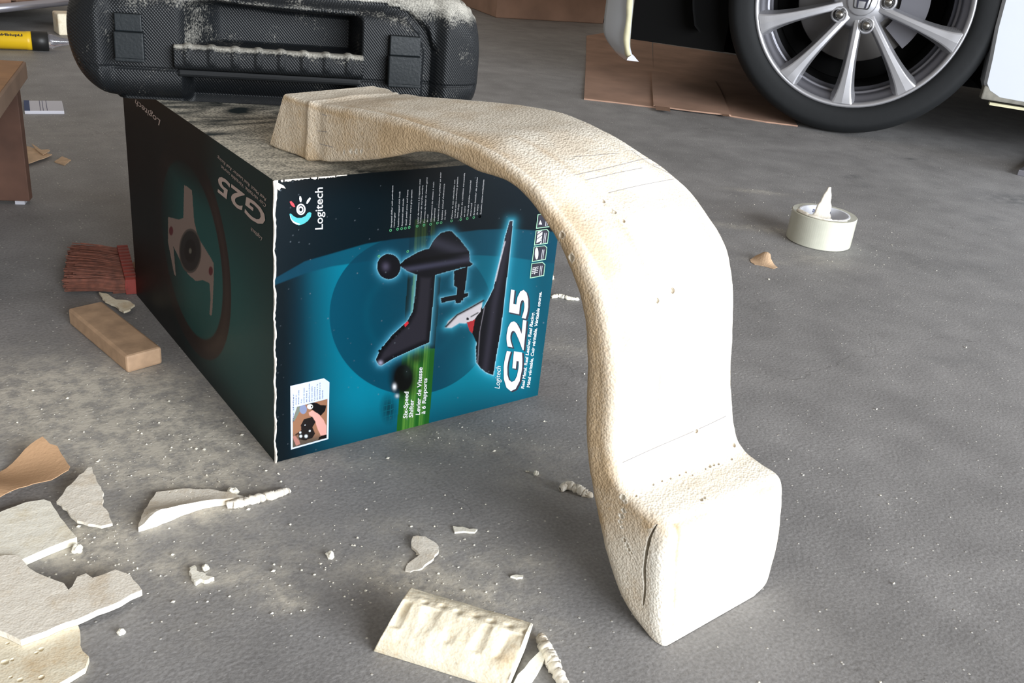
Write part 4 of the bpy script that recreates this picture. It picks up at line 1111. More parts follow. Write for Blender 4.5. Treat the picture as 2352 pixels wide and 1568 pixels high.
# sheets at the left
sheet('foam_slab', fl((-60, 1215), (0, 1193), (60, 1170), (103, 1163), (118, 1168), (140, 1205), (178, 1250), (120, 1272), (45, 1305), (0, 1322), (-60, 1345)), .006, M['foam_white'],
      'smooth cream foam slab with a rounded corner, uppermost of the sheets at the left edge', 'foam slab', seed=11, jag=.0003)
bl = fl((-60, 1330), (10, 1300), (45, 1300), (70, 1330), (110, 1350), (150, 1365), (160, 1380), (170, 1372), (180, 1350), (200, 1342), (215, 1352), (240, 1345), (268, 1333), (300, 1345), (328, 1380), (250, 1418), (180, 1448), (110, 1475), (52, 1496), (20, 1480), (-60, 1455))
sheet('foam_sheet', bl, .0045, M['foam_grey'], 'large torn foam sheet with a bright cut edge and a notched bite, at lower left', 'foam sheet', seed=12, jag=.0008, z0=.0045, h=lambda x, y: 0)
sheet('foam_sheet', fl((-60, 1440), (60, 1440), (180, 1445), (184, 1490), (206, 1520), (196, 1545), (160, 1568), (110, 1590), (-60, 1620)), .004, M['foam_skin'],
      'yellowish pitted foam sheet under the large torn one, in the bottom left corner', 'foam sheet', seed=13, jag=.0015,
      pits=[(12, 1521, .0024), (28, 1516, .0014), (95, 1492, .0018), (84, 1500, .0013), (95, 1557, .0019), (47, 1562, .0018), (25, 1556, .0012), (18, 1478, .0012)])
sheet('foam_flake', fl((205, 1092), (213, 1090), (222, 1118), (240, 1150), (236, 1175), (252, 1200), (260, 1222), (235, 1230), (205, 1224), (180, 1216), (160, 1195), (132, 1170), (150, 1148), (180, 1118)), .0022, M['foam_grey'],
      'upright leaf-shaped flake of grey-white foam beside the brown paper', 'foam scrap', seed=14, jag=.0009, h=lambda x, y: .006 * math.sin((x + .2) * 30) ** 2, sub=.004)
wv = fl((318, 1222), (330, 1190), (345, 1160), (360, 1140), (420, 1132), (480, 1133), (520, 1140), (560, 1150), (520, 1160), (470, 1168), (410, 1188), (360, 1210))
def hw(x, y):
    a, b2 = P(318, 1222), P(560, 1155); v = b2[:2] - a[:2]; L = np.linalg.norm(v); v = v / L
    q = np.array([x, y]) - a[:2]; t = np.clip(q @ v / L, 0, 1); s = q @ np.array([-v[1], v[0]])
    return .012 * (1 - t) * math.exp(-(s / .012) ** 2) * sstep(0, .2, t) + .002
sheet('foam_wedge', wv, .0018, M['foam_grey'], 'long tapering wedge of foam with dark pits, on the floor left of the carton corner', 'foam scrap', seed=15, jag=.0005, h=hw, sub=.004, flatb=True,
      pits=[(390, 1136, .0009), (406, 1134, .001), (440, 1136, .0008), (430, 1146, .0009), (441, 1152, .0008), (408, 1156, .0009), (422, 1160, .0007), (460, 1144, .0007), (336, 1190, .0013), (339, 1196, .0011), (450, 1150, .0006)])
crumb_roll('foam_scrapings', [(520, 1166), (560, 1160), (600, 1150), (640, 1140), (664, 1130)], .0038, M['foam_grey'], 'trail of crumbled foam running right from the long wedge', 16)
# brown sanding paper
def hp(x, y):
    return .004 + .007 * math.sin((x * .8 + y * .6) * 75) * math.sin((x - y) * 20 + .6) ** 2 + .004
sheet('sandpaper', fl((-60, 1110), (0, 1088), (60, 1055), (102, 1038), (118, 1050), (135, 1053), (163, 1092), (160, 1100), (120, 1122), (80, 1128), (45, 1142), (0, 1175), (-60, 1200)), .0006, M['paper_brown'],
      'crumpled piece of brown paper above the cream foam slab at the left edge', 'paper', seed=17, jag=.0003, h=hp, sub=.005, rough=.0001)
# wood block and a flake beside it
wb = [np.array(q) for q in ((-.082, .334, 0), (-.048, .347, 0), (-.026, .210, 0), (-.061, .203, 0))]
o = boxm('wood_block', wb[3], wb[2] - wb[3], wb[0] - wb[3], (0, 0, .018), M['wood'], None, .0025)
tag(o, 'flat bare wooden block on the floor beside the left face of the carton', 'wood block')
sheet('foam_flake', fl((228, 683), (245, 686), (268, 700), (295, 702), (311, 712), (300, 722), (285, 728), (262, 712), (240, 700)), .002, M['foam_skin'],
      'yellowish foam flake between the wooden block and the brush', 'foam scrap', seed=18, sub=.004, h=lambda x, y: .004)
# brown scrap near the tape roll
def hs(x, y):
    c = P(1757, 600); return .014 * math.exp(-((x - c[0]) / .011) ** 2 - ((y - c[1]) / .014) ** 2)
sheet('paper_scrap', fl((1722, 597), (1732, 594), (1745, 591), (1762, 597), (1768, 606), (1786, 615), (1776, 618), (1755, 612), (1733, 608), (1724, 602)), .0005, M['veneer'],
      'small curled tan paper scrap on the concrete, in front of the tape roll', 'paper scrap', seed=19, sub=.003, h=hs, jag=.0004, rough=.0001)
# scraps of veneer by the bench
sheet('wood_shaving', fl((60, 342), (82, 348), (92, 356), (120, 362), (108, 368), (62, 384), (50, 384)), .001, M['veneer'], 'pointed tan wood shaving on the floor beside the wooden bench', 'wood shaving', seed=20, h=lambda x, y: .004, jag=.0006)
sheet('wood_shaving', fl((74, 340), (96, 355), (112, 354), (116, 356), (100, 366), (82, 352)), .001, M['veneer'], 'narrow raised splinter lying across the pointed shaving by the bench', 'wood shaving', seed=21, z0=.0065, jag=.0004)
sheet('wood_shaving', fl((125, 373), (143, 361), (163, 369), (148, 381)), .0012, M['veneer'], 'small diamond-shaped wood shaving right of the pointed one, near the carton', 'wood shaving', seed=22, jag=.0004)
# fine crumbs nobody could count
def grit():
    rng = random.Random(8); V, Fs = [], []
    src = [(300, 960, 260, 60), (220, 1260, 90, 50), (400, 1090, 160, 30), (1000, 1330, 200, 60), (600, 1350, 150, 60), (1060, 1250, 250, 80), (480, 1010, 120, 60), (1750, 500, 90, 40), (1880, 560, 160, 60), (1000, 1000, 150, 20), (800, 1250, 350, 120), (1900, 1100, 300, 250)]
    for a, b, c, d_ in src:
        for _ in range(60):
            q = P(rng.gauss(a, c), rng.gauss(b, d_)); 
            if -.008 < q[0] < BW + .008 and q[1] > -.008 and q[1] < BD + .01: continue
            if .11 < q[0] < .32 and -.34 < q[1] < -.16: continue
            r = abs(rng.gauss(0, .00045)) + .00025; o = len(V)
            for k in range(6):
                dv = [(1, 0, 0), (-1, 0, 0), (0, 1, 0), (0, -1, 0), (0, 0, 1), (0, 0, -1)][k]
                s = r * rng.uniform(.6, 1.5); V.append((q[0] + dv[0] * s, q[1] + dv[1] * s, max(0.0001, r * .7 + dv[2] * s * .7)))
            for x in (0, 1):
                for y in (2, 3):
                    for z in (4, 5): Fs.append((o + x, o + y, o + z))
    o = mesh('foam_grit', V, Fs, M['foam_white'])
    tag(o, 'fine pale foam grit scattered over the concrete around the carton and arch', 'grit', kind='stuff')
grit()

# --- roll of packing tape
def tape_roll():
    c = np.array([1.003, .222, 0]); R, r, h = .0500, .0375, .0475
    root = empty('tape_roll', tuple(c)); tag(root, 'roll of clear cream packing tape standing flat on the concrete', 'tape roll')
    M3 = lambda a, b, z: (c[0] + a, c[1] + b, z)
    lathe('tape_band', [(r + .0015, .0008), (R - .001, .0005), (R, .0015), (R, h - .0015), (R - .001, h - .0005), (r + .0015, h - .0008)], M3, M['tape_cream'], root, 96, True, False)
    lathe('tape_core', [(r - .0012, .0003), (r + .0015, .0003), (r + .0015, h), (r - .0012, h)], M3, M['tape_core'], root, 96, True, False)
    # print inside the core, upside down
    for k, a0 in enumerate((20, 75, 130, 185, 240)):
        w, fs = text_mesh(None, 'Maxtime', (0, 0, 0), (.030, 0, 0), (0, .0085, 0), None, None, .01, 0, (0, 0, 1))
        V = []
        for p in w:
            an = math.radians(a0) + p[0] / r; rr = r - .0016
            V.append((c[0] + rr * math.cos(an), c[1] + rr * math.sin(an), h - .006 - p[1] - (.014 if k % 2 else 0)))
        mesh('core_print', V, fs, M['ink_blue'], root)
    # loose dust along the top and a drip of scraped foam over the edge
    a = P(1836, 478, h)
    settle(root)
    # foam dust on the rim is its own little heap
    rng = random.Random(3); pts = []
    ang = [math.radians(q) for q in np.linspace(150, 265, 30)]
    pts = [(c[0] + .0440 * math.cos(t), c[1] + .0440 * math.sin(t), h + .001) for t in ang]
    rs = [.0035 * (1 - .7 * i / 29) + .0006 * rng.random() for i in range(30)]
    o = tube('foam_dust', pts, rs, M['foam_grey'], n=10)
    for v in o.data.vertices:
        v.co.z = max(h + .0002, v.co.z + noise.noise(Vector(v.co) * 400) * .002 - .001)
    tag(o, 'ridge of foam dust lying on the rim of the tape roll', 'dust', kind='stuff')
    # pointed foam sliver standing in the middle
    b = P(1894, 520, .012); V = []
    base = np.array([c[0] - .004, c[1] + .002, 0])
    ax = RM[0] * np.array([1, 1, 0]); ax = ax / np.linalg.norm(ax); ay = np.array([-ax[1], ax[0], 0])
    hs_ = np.linspace(0, .088, 16); Fs = []
    for i, z in enumerate(hs_):
        t = z / .088; wd = (.0175 * (1 - t ** 1.6) + .0022) * (1 + .1 * math.sin(i * 2.1)); th = .004 * (1 - t * .5)
        cc = base + ax * (-.002 + .004 * t) + np.array([0, 0, z + .0004])
        for q in range(10):
            an = 2 * math.pi * q / 10; V.append(cc + ax * wd * math.cos(an) + ay * th * math.sin(an))
    for i in range(15):
        for q in range(10): Fs.append((i * 10 + q, i * 10 + (q + 1) % 10, (i + 1) * 10 + (q + 1) % 10, (i + 1) * 10 + q))
    Fs += [tuple(range(10))[::-1], tuple(150 + q for q in range(10))]
    o = mesh('foam_sliver', V, Fs, M['foam_grey'], None, True)
    tag(o, 'pointed foam sliver standing upright inside the tape roll', 'foam scrap')
tape_roll()

# --- paint brush
def brush():
    root = empty('dust_brush', (-.03, .47, 0)); tag(root, 'wide brush with dark red-brown bristles and a red band, on the floor behind the carton', 'brush')
    a, b2 = P(163, 672), P(313, 678); c3, d3 = P(172, 566), P(308, 570)
    # bristle end at the left (a..c3), band end at the right (b2..d3)
    e0, e1 = a + np.array([0, .004, 0]), c3 * 0 + np.array([a[0] + .028, a[1] + .105, 0])
    f0 = np.array([-.008, .3885, 0]); f1 = np.array([.012, .495, 0])
    e0 = np.array([-.066, .415, 0]); e1 = np.array([-.036, .520, 0])
    rng = random.Random(2); V, Fs = [], []
    for i in range(1500):
        t = rng.random(); h0 = rng.uniform(.002, .016)
        p = f0 + (f1 - f0) * t; q = e0 + (e1 - e0) * np.clip(t + rng.uniform(-.06, .06), 0, 1) + np.array([rng.uniform(-.004, .012), 0, 0])
        ha, hb = h0, h0 * rng.uniform(.6, 1.25) + .0008
        w = .0005; sd = np.array([.2, .98, 0]) * w; o = len(V)
        mid = (p + q) / 2
        for pt, z in ((p, ha), (mid, (ha + hb) / 2 + .001), (q, hb)):
            for dv in (sd, -sd, np.array([0, 0, w * 1.6])): V.append((pt[0] + dv[0], pt[1] + dv[1], max(.0003, z + dv[2])))
        for s in (0, 3):
            for k in range(3): Fs.append((o + s + k, o + s + (k + 1) % 3, o + s + 3 + (k + 1) % 3, o + s + 3 + k))
    m_ = mesh('bristles', V, Fs, M['bristle'], root); m_['kind'] = 'stuff'
    u = (f1 - f0); L = np.linalg.norm(u); u /= L; w = np.array([u[1], -u[0], 0])
    boxm('bristle_pad', e0 * .25 + f0 * .75 + u * .002, u * (L - .004), w * .022, (0, 0, .008), M['bristle'], root)
    V = []; Fs = []
    n_ = 60
    for i in range(n_ + 1):
        p = f0 + u * L * i / n_ - w * .002; z = .018 + .0015 * abs(math.sin(i * .55))
        V += [p + np.array([0, 0, .0005]), p - w * .001 + np.array([0, 0, z * .5]), p + np.array([0, 0, z]), p + w * .012 + np.array([0, 0, z]), p + w * .012 + np.array([0, 0, .0005])]
    for i in range(n_):
        for k in range(5): Fs.append((5 * i + k, 5 * i + (k + 1) % 5, 5 * i + 5 + (k + 1) % 5, 5 * i + 5 + k))
    Fs += [(0, 1, 2, 3, 4), tuple(5 * n_ + k for k in range(5))[::-1]]
    mesh('band', V, Fs, M['redband'], root)
    boxm('brush_handle', f0 + u * L * .38 + w * .010 + np.array([0, 0, .003]), u * .024, w * .10, (0, 0, .012), M['wood'], root, .003)
    settle(root)
brush()

# --- low wooden bench at the left
def bench():
    zt = .19; C = P(60, 141, zt); B = P(0, 221, zt); D_ = P(0, 137, zt)
    e1 = B - C; e1 /= np.linalg.norm(e1[:2]); e2 = np.array([e1[1], -e1[0], 0]); 
    if e2[0] > 0: e2 = -e2
    root = empty('wooden_bench', (C[0], C[1], 0)); tag(root, 'low brown wooden bench with a thick board top, cut off by the left edge', 'bench')
    t = boxm('seat_board', C - np.array([0, 0, .022]), e1 * .42, e2 * .25, (0, 0, .022), M['bench_edge'], root, .002)
    boxm('board_surface', C + np.array([0, 0, .0001]) + e1 * .003 + e2 * .003, e1 * .414, e2 * .244, (0, 0, .0006), M['bench_top'], t)
    q = P(69, 469); g = P(0, 467) - q; g /= np.linalg.norm(g); back = np.array([g[1], -g[0], 0])
    if back[1] < 0: back = -back
    boxm('end_panel', np.array([q[0], q[1], .004]), g * .2, back * .018, (0, 0, zt - .0265), M['bench_leg'], root, .001)
    q2 = q + e1 * .36
    boxm('end_panel', np.array([q2[0], q2[1], .0005]), g * .2, back * .018, (0, 0, zt - .0235), M['bench_leg'], root, .001)
    boxm('foot_pad', np.array([q[0], q[1], 0]) + g * .006 - back * .002, g * .012, back * .016, (0, 0, .0045), M['whitecard'], root)
    settle(root)
bench()

# --- small white and blue card
a, b2, c3 = P(57, 262), P(148, 262), P(55, 238)
u = b2 - a; v = c3 - a; v = np.array([v[0], v[1], 0])
root = empty('test_strip_card', tuple(a)); tag(root, 'small white card sleeve with a dark blue end, on the floor beside the bench', 'card')
boxm('card_body', a, u, v, (0, 0, .006), M['whitecard'], root, .0008)
boxm('blue_end', a + np.array([0, 0, .0061]), u * .14, v, (0, 0, .0004), M['bluecard'], root)
for k in (.40, .47, .57): boxm('fold_line', a + u * k + np.array([0, 0, .0061]), u * .012, v, (0, 0, .0002), M['ink_blue'], root)
settle(root)

# --- yellow tube
def ytube():
    a, b2 = P(-60, 114), P(75, 118); r = .0215
    u = b2 - a; u /= np.linalg.norm(u); a = b2 - u * .26
    root = empty('glue_tube', tuple(a)); tag(root, 'yellow plastic tube with black collar and clear tip at the left edge', 'tube')
    side = np.array([-u[1], u[0], 0]); 
    z = np.array([0, 0, r + .001]); off = side * r * .6
    at = lambda s: b2 + off + z + u * s
    tube('tube_body', [at(-.26), at(-.012), at(-.010), at(0)], [r * .97, r * .97, r, r], M['yellow'], root, 40)
    tube('collar', [at(0), at(.001), at(.036), at(.0365)], [r * .9, r * 1.04, r * 1.04, r * .9], M['blackplastic'], root, 40)
    tube('clear_tip', [at(.036), at(.045), at(.062), at(.085), at(.10)], [r * .8, r * .78, r * .5, r * .3, r * .26], M['clear'], root, 24)
    p0, p1 = at(-.085), at(-.028)
    # maker's lettering wrapped on the tube, reading upside down from the camera
    w, fs = text_mesh(None, 'LiquidNails', (0, 0, 0), (.062, 0, 0), (0, .0065, 0), None, None, .03, 0, (0, 0, 1))
    V = []
    for p in w:
        an = math.radians(35) + p[1] / r
        V.append(at(-.018 - p[0]) + (-side * math.cos(an) * -1 * -1 + np.array([0, 0, 1]) * math.sin(an)) * (r * 1.01))
    mesh('tube_lettering', V, fs, M['ink_black'], root)
    settle(root)
ytube()

# --- foam block standing behind the case, metal rail and shelf clutter at the far left
q = P(138, 82)
o = boxm('foam_block', (q[0] - .002, q[1], 0), (.09, 0, 0), (0, .06, 0), (0, 0, .055), M['foam_skin'], None, .004)
tag(o, 'upright yellowish foam block far behind the left end of the tool case', 'foam block')
zr = .05
a, b2 = P(-80, 27, zr + .012), P(260, -8, zr + .012); a[2] = b2[2] = 0
u = b2 - a; L = np.linalg.norm(u); u /= L; bk = np.array([-u[1], u[0], 0])
root = empty('rolling_shelf', tuple(a)); tag(root, 'low dark shelf with a bright metal front rail, in the far left background', 'shelf')
zr = .05
boxm('shelf_board', a + bk * .012 + np.array([0, 0, zr]), u * L, bk * .5, (0, 0, .012), M['darkshelf'], root)
tube('front_rail', [a + np.array([0, 0, zr + .012]), b2 + np.array([0, 0, zr + .012])], .011, M['metal'], root, 20)
for s in (.05, L - .08):
    boxm('shelf_foot', a + u * s + bk * .03, u * .04, bk * .04, (0, 0, zr), M['black'], root)
settle(root)
for i, (s, w_, hh, mm, lb) in enumerate(((.03, .19, .12, 'cardboard', 'brown carton at the left end of the dark shelf'), (.24, .07, .10, 'cardboard_dark', 'narrow dark carton in the middle of the dark shelf'), (.33, .26, .12, 'cardboard', 'wide brown carton at the right end of the dark shelf'))):
    o = boxm('storage_carton', a + u * s + bk * .05 + np.array([0, 0, zr + .0125]), u * w_, bk * .2, (0, 0, hh), M[mm], None, .002)
    tag(o, lb, 'carton', 'cartons on the far shelf')

# --- cardboard beneath the car and carton behind
root = empty('flattened_carton', tuple(P(1342, 228))); tag(root, 'flattened brown cardboard carton on the floor under the front of the car', 'cardboard')
sheet('cardboard_flap', fl((1341, 229), (1345, 160), (1347, 84), (1420, 72), (1496, 60), (1500, 160), (1506, 249), (1420, 238)), .003, M['cardboard'], None, None, jag=.0002, parent=root, sub=.05)
sheet('cardboard_flap', fl((1495, 168), (1560, 175), (1640, 188), (1655, 215), (1678, 270), (1590, 260), (1500, 248)), .003, M['cardboard'], None, None, jag=.0002, parent=root, z0=.0035, sub=.05, seed=3)
sheet('cardboard_flap', fl((1500, 100), (1700, 130), (1790, 230), (1832, 291), (1760, 282), (1676, 268), (1655, 215), (1640, 186), (1500, 166)), .003, M['cardboard'], None, None, jag=.0002, parent=root, sub=.05, seed=4)
for qa in (fl((1506, 252), (1540, 256), (1530, 200), (1500, 196), z=.0068), fl((1535, 200), (1562, 206), (1566, 224), (1537, 214), z=.0068), fl((1640, 215), (1652, 214), (1676, 268), (1660, 266), z=.0068)):
    mesh('packing_tape_strip', [(*q_[:2], .0068) for q_ in qa], [(0, 1, 2, 3)], M['cardboard_dark'], root)
settle(root)
a, b2 = P(1205, -6), P(1400, 56)
u = b2 - a; L = np.linalg.norm(u); u /= L; bk = np.array([-u[1], u[0], 0])
if bk[1] < 0: bk = -bk
o = boxm('cardboard_box', a + bk * .03 + u * .12, u * (L - .12), bk * .5, (0, 0, .34), M['cardboard'], None, .004)
tag(o, 'large brown cardboard box in the background, left of the car', 'cardboard box')
tube_o = tube('black_cable', [a + np.array([0, 0, .008]), (a + b2) / 2 + np.array([0, 0, .008]) - bk * .01, b2 + np.array([0, 0, .008])], .008, M['blackplastic'], None, 12)
tag(tube_o, 'black cable on the floor along the foot of the large cardboard box', 'cable')
pp = [P(*q_) + np.array([0, 0, .006]) for q_ in ((1085, -30), (1092, -6), (1118, 8), (1150, 12), (1176, 6), (1188, -6), (1182, -26), (1150, -40), (1105, -38))]
o = tube('pale_cable', list(crom(np.array(pp), 60)), .006, M['cable'], None, 12)
tag(o, 'loop of pale yellow cable on the floor beyond the right end of the tool case', 'cable')

# ------------------------------------------------------------------ the car
def car():
    hub = np.array([1.773, .780, .3105]); th = -.93
    u = np.array([math.cos(th), math.sin(th), 0]); nrm = np.array([math.sin(th), -math.cos(th), 0])     # nrm: outward, to the camera
    W3 = lambda a, b, c: hub + u * a + np.array([0, 0, 1.]) * b + nrm * c
    root = empty('car', (hub[0], hub[1], 0)); tag(root, 'white car with a silver ten-spoke alloy wheel, parked at the upper right', 'car')
    # tyre
    prof = [(.243, -.006), (.248, .004), (.262, .010), (.285, .011), (.297, .004), (.305, -.008), (.309, -.025), (.3095, -.05), (.3095, -.17), (.305, -.20), (.28, -.215), (.243, -.21)]
    ty = lathe('tyre', crom(np.array(prof), 44), W3, M['rubber'], root, 128)
    for v in ty.data.vertices: v.co.z = max(.0005, v.co.z)
    rim = lathe('wheel_rim', [(.232, -.012), (.2345, -.001), (.240, .003), (.2445, .001), (.2455, -.008), (.243, -.015)], W3, M['rim'], root, 128)
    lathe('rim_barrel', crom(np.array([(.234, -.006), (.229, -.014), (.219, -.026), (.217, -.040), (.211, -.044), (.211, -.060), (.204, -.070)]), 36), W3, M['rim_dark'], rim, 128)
    lathe('inner_barrel', [(.204, -.069), (.198, -.09), (.197, -.20)], W3, M['black'], rim, 96)  # deep part of the alloy barrel, blackened to stand for its shade
    lathe('wheel_shade_disc', [(.0, -.150), (.196, -.150)], W3, M['black'], root, 64)  # black disc added behind the spokes in place of deep shadow
    # spokes
    def spoke(ang):
        ca, sa = math.cos(ang), math.sin(ang)
        st = [(.030, .017, -.020, .030), (.055, .0155, -.016, .036), (.09, .0150, -.011, .040), (.13, .0165, -.007, .040), (.17, .0205, -.004, .036), (.20, .0265, -.002, .030), (.220, .034, -.0005, .026), (.236, .043, .0, .018)]
        st = crom(np.array(st), 30); V = []; Fs = []
        for r, w, c, t in st:
            w *= .92
            pr = [(-w * .62, c - .0002), (-w * .50, c + .0012), (0, c + .0022), (w * .50, c + .0012), (w * .62, c - .0002), (w * .95, c - t), (-w * .95, c - t)]
            for a, b in pr:
                V.append(W3(r * ca - a * sa, r * sa + a * ca, b))
        K = 7
        for i in range(len(st) - 1):
            for k in range(K): Fs.append((i * K + k, i * K + (k + 1) % K, (i + 1) * K + (k + 1) % K, (i + 1) * K + k))
        Fs += [tuple(range(K))[::-1], tuple((len(st) - 1) * K + k for k in range(K))]
        o = mesh('spoke', V, Fs, M['rim'], rim)
        bevel(o, .0015, 2, 30); return o
    meas = [193, 226, 263, 297, 334]                               # measured directions of the visible five
    angs = meas + [a + 180 for a in (193 - 4, 226 - 4, 263 - 2, 297, 334)]
    angs = [200 + 36 * k for k in range(10)]
    for a in angs: spoke(math.radians(a))
    lathe('wheel_hub', [(.0, -.060), (.066, -.060), (.070, -.045), (.060, -.024), (.046, -.017), (.036, -.012), (0, -.012)], W3, M['rim'], rim, 64)
    lug0 = math.degrees(-2.45)
    for k in range(5):
        t = math.radians(lug0 + 72 * k); cx, cy = .057 * math.cos(t), .057 * math.sin(t)
        Wk = lambda a, b, c, cx=cx, cy=cy: W3(a + cx, b + cy, c)
        lathe('lug_pocket', [(.0, -.024), (.0125, -.024), (.0145, -.013), (.0175, -.012), (.0205, -.018), (.022, -.05)], Wk, M['rim'], rim, 32)
        lathe('lug_nut', crom(np.array([(.0112, -.024), (.0112, -.008), (.0095, .000), (.0055, .004), (.0, .0052)]), 16), Wk, M['chrome'], rim, 28)
    cap = lathe('center_cap', [(.0345, -.012), (.0335, -.0075), (.031, -.006), (0, -.0055)], W3, M['rim'], rim, 64)
    # emblem: rounded frame and a flared H
    def bars(nm, polys, m, c0, c1, par):
        V, Fs = [], []
        for p in polys:
            o = len(V); n_ = len(p)
            for c in (c0, c1):
                for a, b in p: V.append(W3(a, b, c))
            Fs.append(tuple(o + n_ + k for k in range(n_))); 
            for k in range(n_): Fs.append((o + k, o + (k + 1) % n_, o + n_ + (k + 1) % n_, o + n_ + k))
        return mesh(nm, V, Fs, m, par)
    def rr(w_top, w_bot, h, r, s=1.0):
        pts = []
        for cx, cy, a0 in ((w_bot - r, -h + r, -90), (w_top - r, h - r, 0), (-w_top + r, h - r, 90), (-w_bot + r, -h + r, 180)):
            for k in range(7):
                t = math.radians(a0 + 15 * k); pts.append(((cx + r * math.cos(t)) * s, (cy + r * math.sin(t)) * s))
        return pts
    outer = rr(.0225, .0185, .0185, .006); inner = rr(.0225, .0185, .0185, .006, .88)
    V, Fs = [], []; n_ = len(outer)
    for p in (outer, inner):
        for a, b in p: V.append(W3(a, b, -.0048))
    for k in range(n_): Fs.append((k, (k + 1) % n_, n_ + (k + 1) % n_, n_ + k))
    mesh('emblem_frame', V, Fs, M['blackplastic'], cap)
    H = [[(-.0175, .0165), (-.0125, .0165), (-.0085, .002), (-.0070, -.0160), (-.0105, -.0160), (-.0125, 0)], [(.0175, .0165), (.0125, .0165), (.0085, .002), (.0070, -.0160), (.0105, -.0160), (.0125, 0)],
         [(-.009, .004), (.009, .004), (.0085, -.0012), (-.0085, -.0012)]]
    bars('emblem_letter', H, M['ink_black'], -.0056, -.0046, cap)
    # brake disc and caliper behind
    lathe('brake_disc', [(.0, -.10), (.145, -.10), (.147, -.104), (.147, -.116), (0, -.116)], W3, M['steel'], root, 96)
    V = []; Fs = []
    for t in np.linspace(-40, 40, 15):
        a = math.radians(t)
        for r, c in ((.09, -.085), (.155, -.085), (.155, -.13), (.09, -.13)): V.append(W3(r * math.cos(a), r * math.sin(a), c))
    for i in range(14):
        for k in range(4): Fs.append((4 * i + k, 4 * i + (k + 1) % 4, 4 * i + 4 + (k + 1) % 4, 4 * i + 4 + k))
    Fs += [(0, 1, 2, 3), (56, 59, 58, 57)]
    mesh('brake_caliper', V, Fs, M['rim_dark'], root)
    # wheel arch liner and well, then black underside blocks added to deepen the shade
    V = []; Fs = []; N_ = 40
    for i in range(N_ + 1):
        a = math.radians(-25 + 230 * i / N_)
        for c in (-.02, -.34): V.append(W3(.40 * math.cos(a), max(-.12, .385 * math.sin(a) + .02), c))
    for i in range(N_): Fs.append((2 * i, 2 * i + 1, 2 * i + 3, 2 * i + 2))
    mesh('arch_liner', V, Fs, M['black'], root, True)
    boxm('inner_well', W3(-.545, -.13, -.36), u * 1.06, nrm * -.02, (0, 0, .62), M['black'], root)
    boxm('underbody', W3(-.47, -.195, -.34), u * 4.3, nrm * -1.3, (0, 0, .28), M['black'], root)  # underside lowered and lengthened to keep light off the floor below
    boxm('front_shade_block', W3(-.545, -.165, -.07), u * .245, nrm * -.30, (0, 0, .45), M['black'], root)  # black block added between bumper and wheel to stand for the dark gap
    boxm('sill_shade_block', W3(.315, -.165, -.06), u * 3.4 + np.array([0, 0, -.02]), nrm * -.30, (0, 0, .2), M['black'], root)  # black block added below the sill to darken the floor there
    # rocker and body panel right of the wheel
    pts = [(.292, .30), (.288, .12), (.293, -.02), (.300, -.085), (.304, -.140), (.314, -.160), (.345, -.172), (.6, -.182), (3.8, -.21), (3.8, .45), (.33, .45)]
    V, Fs = [], []; n_ = len(pts)
    for c in (.012, .022, -.05):
        for i, (a, b) in enumerate(pts):
            k = .006 if c == .022 else 0
            V.append(W3(a + (k if a < .34 else 0), b + (k if b < -.15 else 0), c))
    for k in range(n_):
        q = (k + 1) % n_
        Fs.append((k, q, n_ + q, n_ + k)); Fs.append((2 * n_ + k, 2 * n_ + q, q, k))
    Fs.append(tuple(n_ + k for k in range(n_)))
    mesh('side_panel', V, Fs, M['carpaint'], root)
    boxm('sill_edge', W3(.306, -.176, -.012), u * 1.3 + np.array([0, 0, -.02]), nrm * .0335, (0, 0, .030), M['cardirt'], root, .003)
    boxm('sill_seam', W3(.330, -.188, -.010), u * 1.3 + np.array([0, 0, -.02]), nrm * .018, (0, 0, .006), M['masking'], root)
    # upper fender joining both sides, above the frame
    V, Fs = [], []
    arcp = [(.37 * math.cos(math.radians(t)), .36 * math.sin(math.radians(t)) + .03) for t in np.linspace(35, 148, 24)]
    for a, b in arcp: V += [W3(a, b, .012), W3(a, .62, .0)]
    for i in range(len(arcp) - 1): Fs.append((2 * i, 2 * i + 2, 2 * i + 3, 2 * i + 1))
    f_ = mesh('fender', V, Fs, M['carpaint'], root)
    f_.modifiers.new('s', 'SOLIDIFY').thickness = .01
    # front bumper end, hanging low, edge covered with masking tape
    px = [(1450, -60), (1451, 0), (1447, 50), (1443, 100), (1446, 122), (1452, 138)]
    pl0 = hub + nrm * .03; R_ = [PL(x, y, pl0, nrm) for x, y in px]
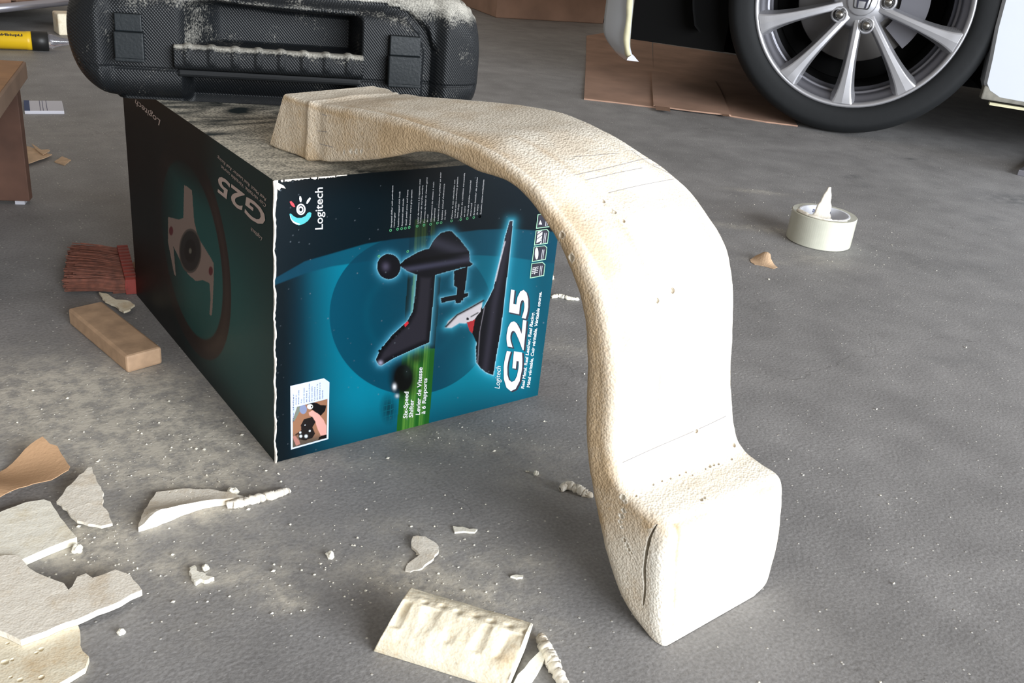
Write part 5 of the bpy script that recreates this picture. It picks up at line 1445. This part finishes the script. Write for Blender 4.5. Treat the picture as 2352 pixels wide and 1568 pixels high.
    lf = [(1398, -60), (1393, 0), (1388, 40), (1388, 80), (1412, 118), (1434, 138)]
    pl1 = hub - nrm * .045; L_ = [PL(x, y, pl1, nrm) for x, y in lf]
    rows = []
    for a, b in zip(crom(np.array(R_), 24), crom(np.array(L_), 24)):
        row = []
        for t in np.linspace(0, 1, 12):
            q = a + (b - a) * t; q = q + nrm * .006 * math.sin(math.pi * t); row.append(q)
        rows.append(row)
    V = [q for r in rows for q in r]; K = 12; Fs = [(i * K + k, i * K + k + 1, (i + 1) * K + k + 1, (i + 1) * K + k) for i in range(23) for k in range(K - 1)]
    bp_ = mesh('front_bumper', V, Fs, M['carpaint'], root, True); sm = bp_.modifiers.new('s', 'SOLIDIFY'); sm.thickness = .006
    V, Fs = [], []
    for i, r in enumerate(rows):
        a, b = r[0], r[4]; wob = .0015 * math.sin(i * .9)
        w_ = np.interp(i, [0, 14, 23], [.34, .38, .8])
        V += [a - nrm * .018 + u * .002, a + nrm * .003 + u * .002, a + (b - a) * w_ + nrm * (.012) + u * wob]
    for i in range(23): Fs += [(3 * i, 3 * i + 1, 3 * i + 4, 3 * i + 3), (3 * i + 1, 3 * i + 2, 3 * i + 5, 3 * i + 4)]
    mt = mesh('masking_tape', V, Fs, M['masking'], bp_, True); mt.modifiers.new('s', 'SOLIDIFY').thickness = .0015
    V = [rows[-1][0] + q for q in (np.array([0, 0, .014]) + nrm * .004, u * .018 + nrm * .004 + np.array([0, 0, -.001]), -u * .012 + nrm * .010 + np.array([0, 0, -.001]), -u * .010 + nrm * .010 + np.array([0, 0, .006]))]
    sc_ = mesh('torn_tape_end', V, [(0, 1, 2, 3)], M['whitecard'], bp_); sc_.modifiers.new('s', 'SOLIDIFY').thickness = .001
    settle(root)
car()
# metal plate end at the right edge
q = P(2336, 402)
boxp = boxm('metal_plate', q + np.array([0, 0, .0]), P(2440, 425) - q, P(2400, 358) - q, (0, 0, .012), M['metal'], None, .001)
tag(boxp, 'corner of a flat grey metal plate on the floor at the right edge', 'metal plate')
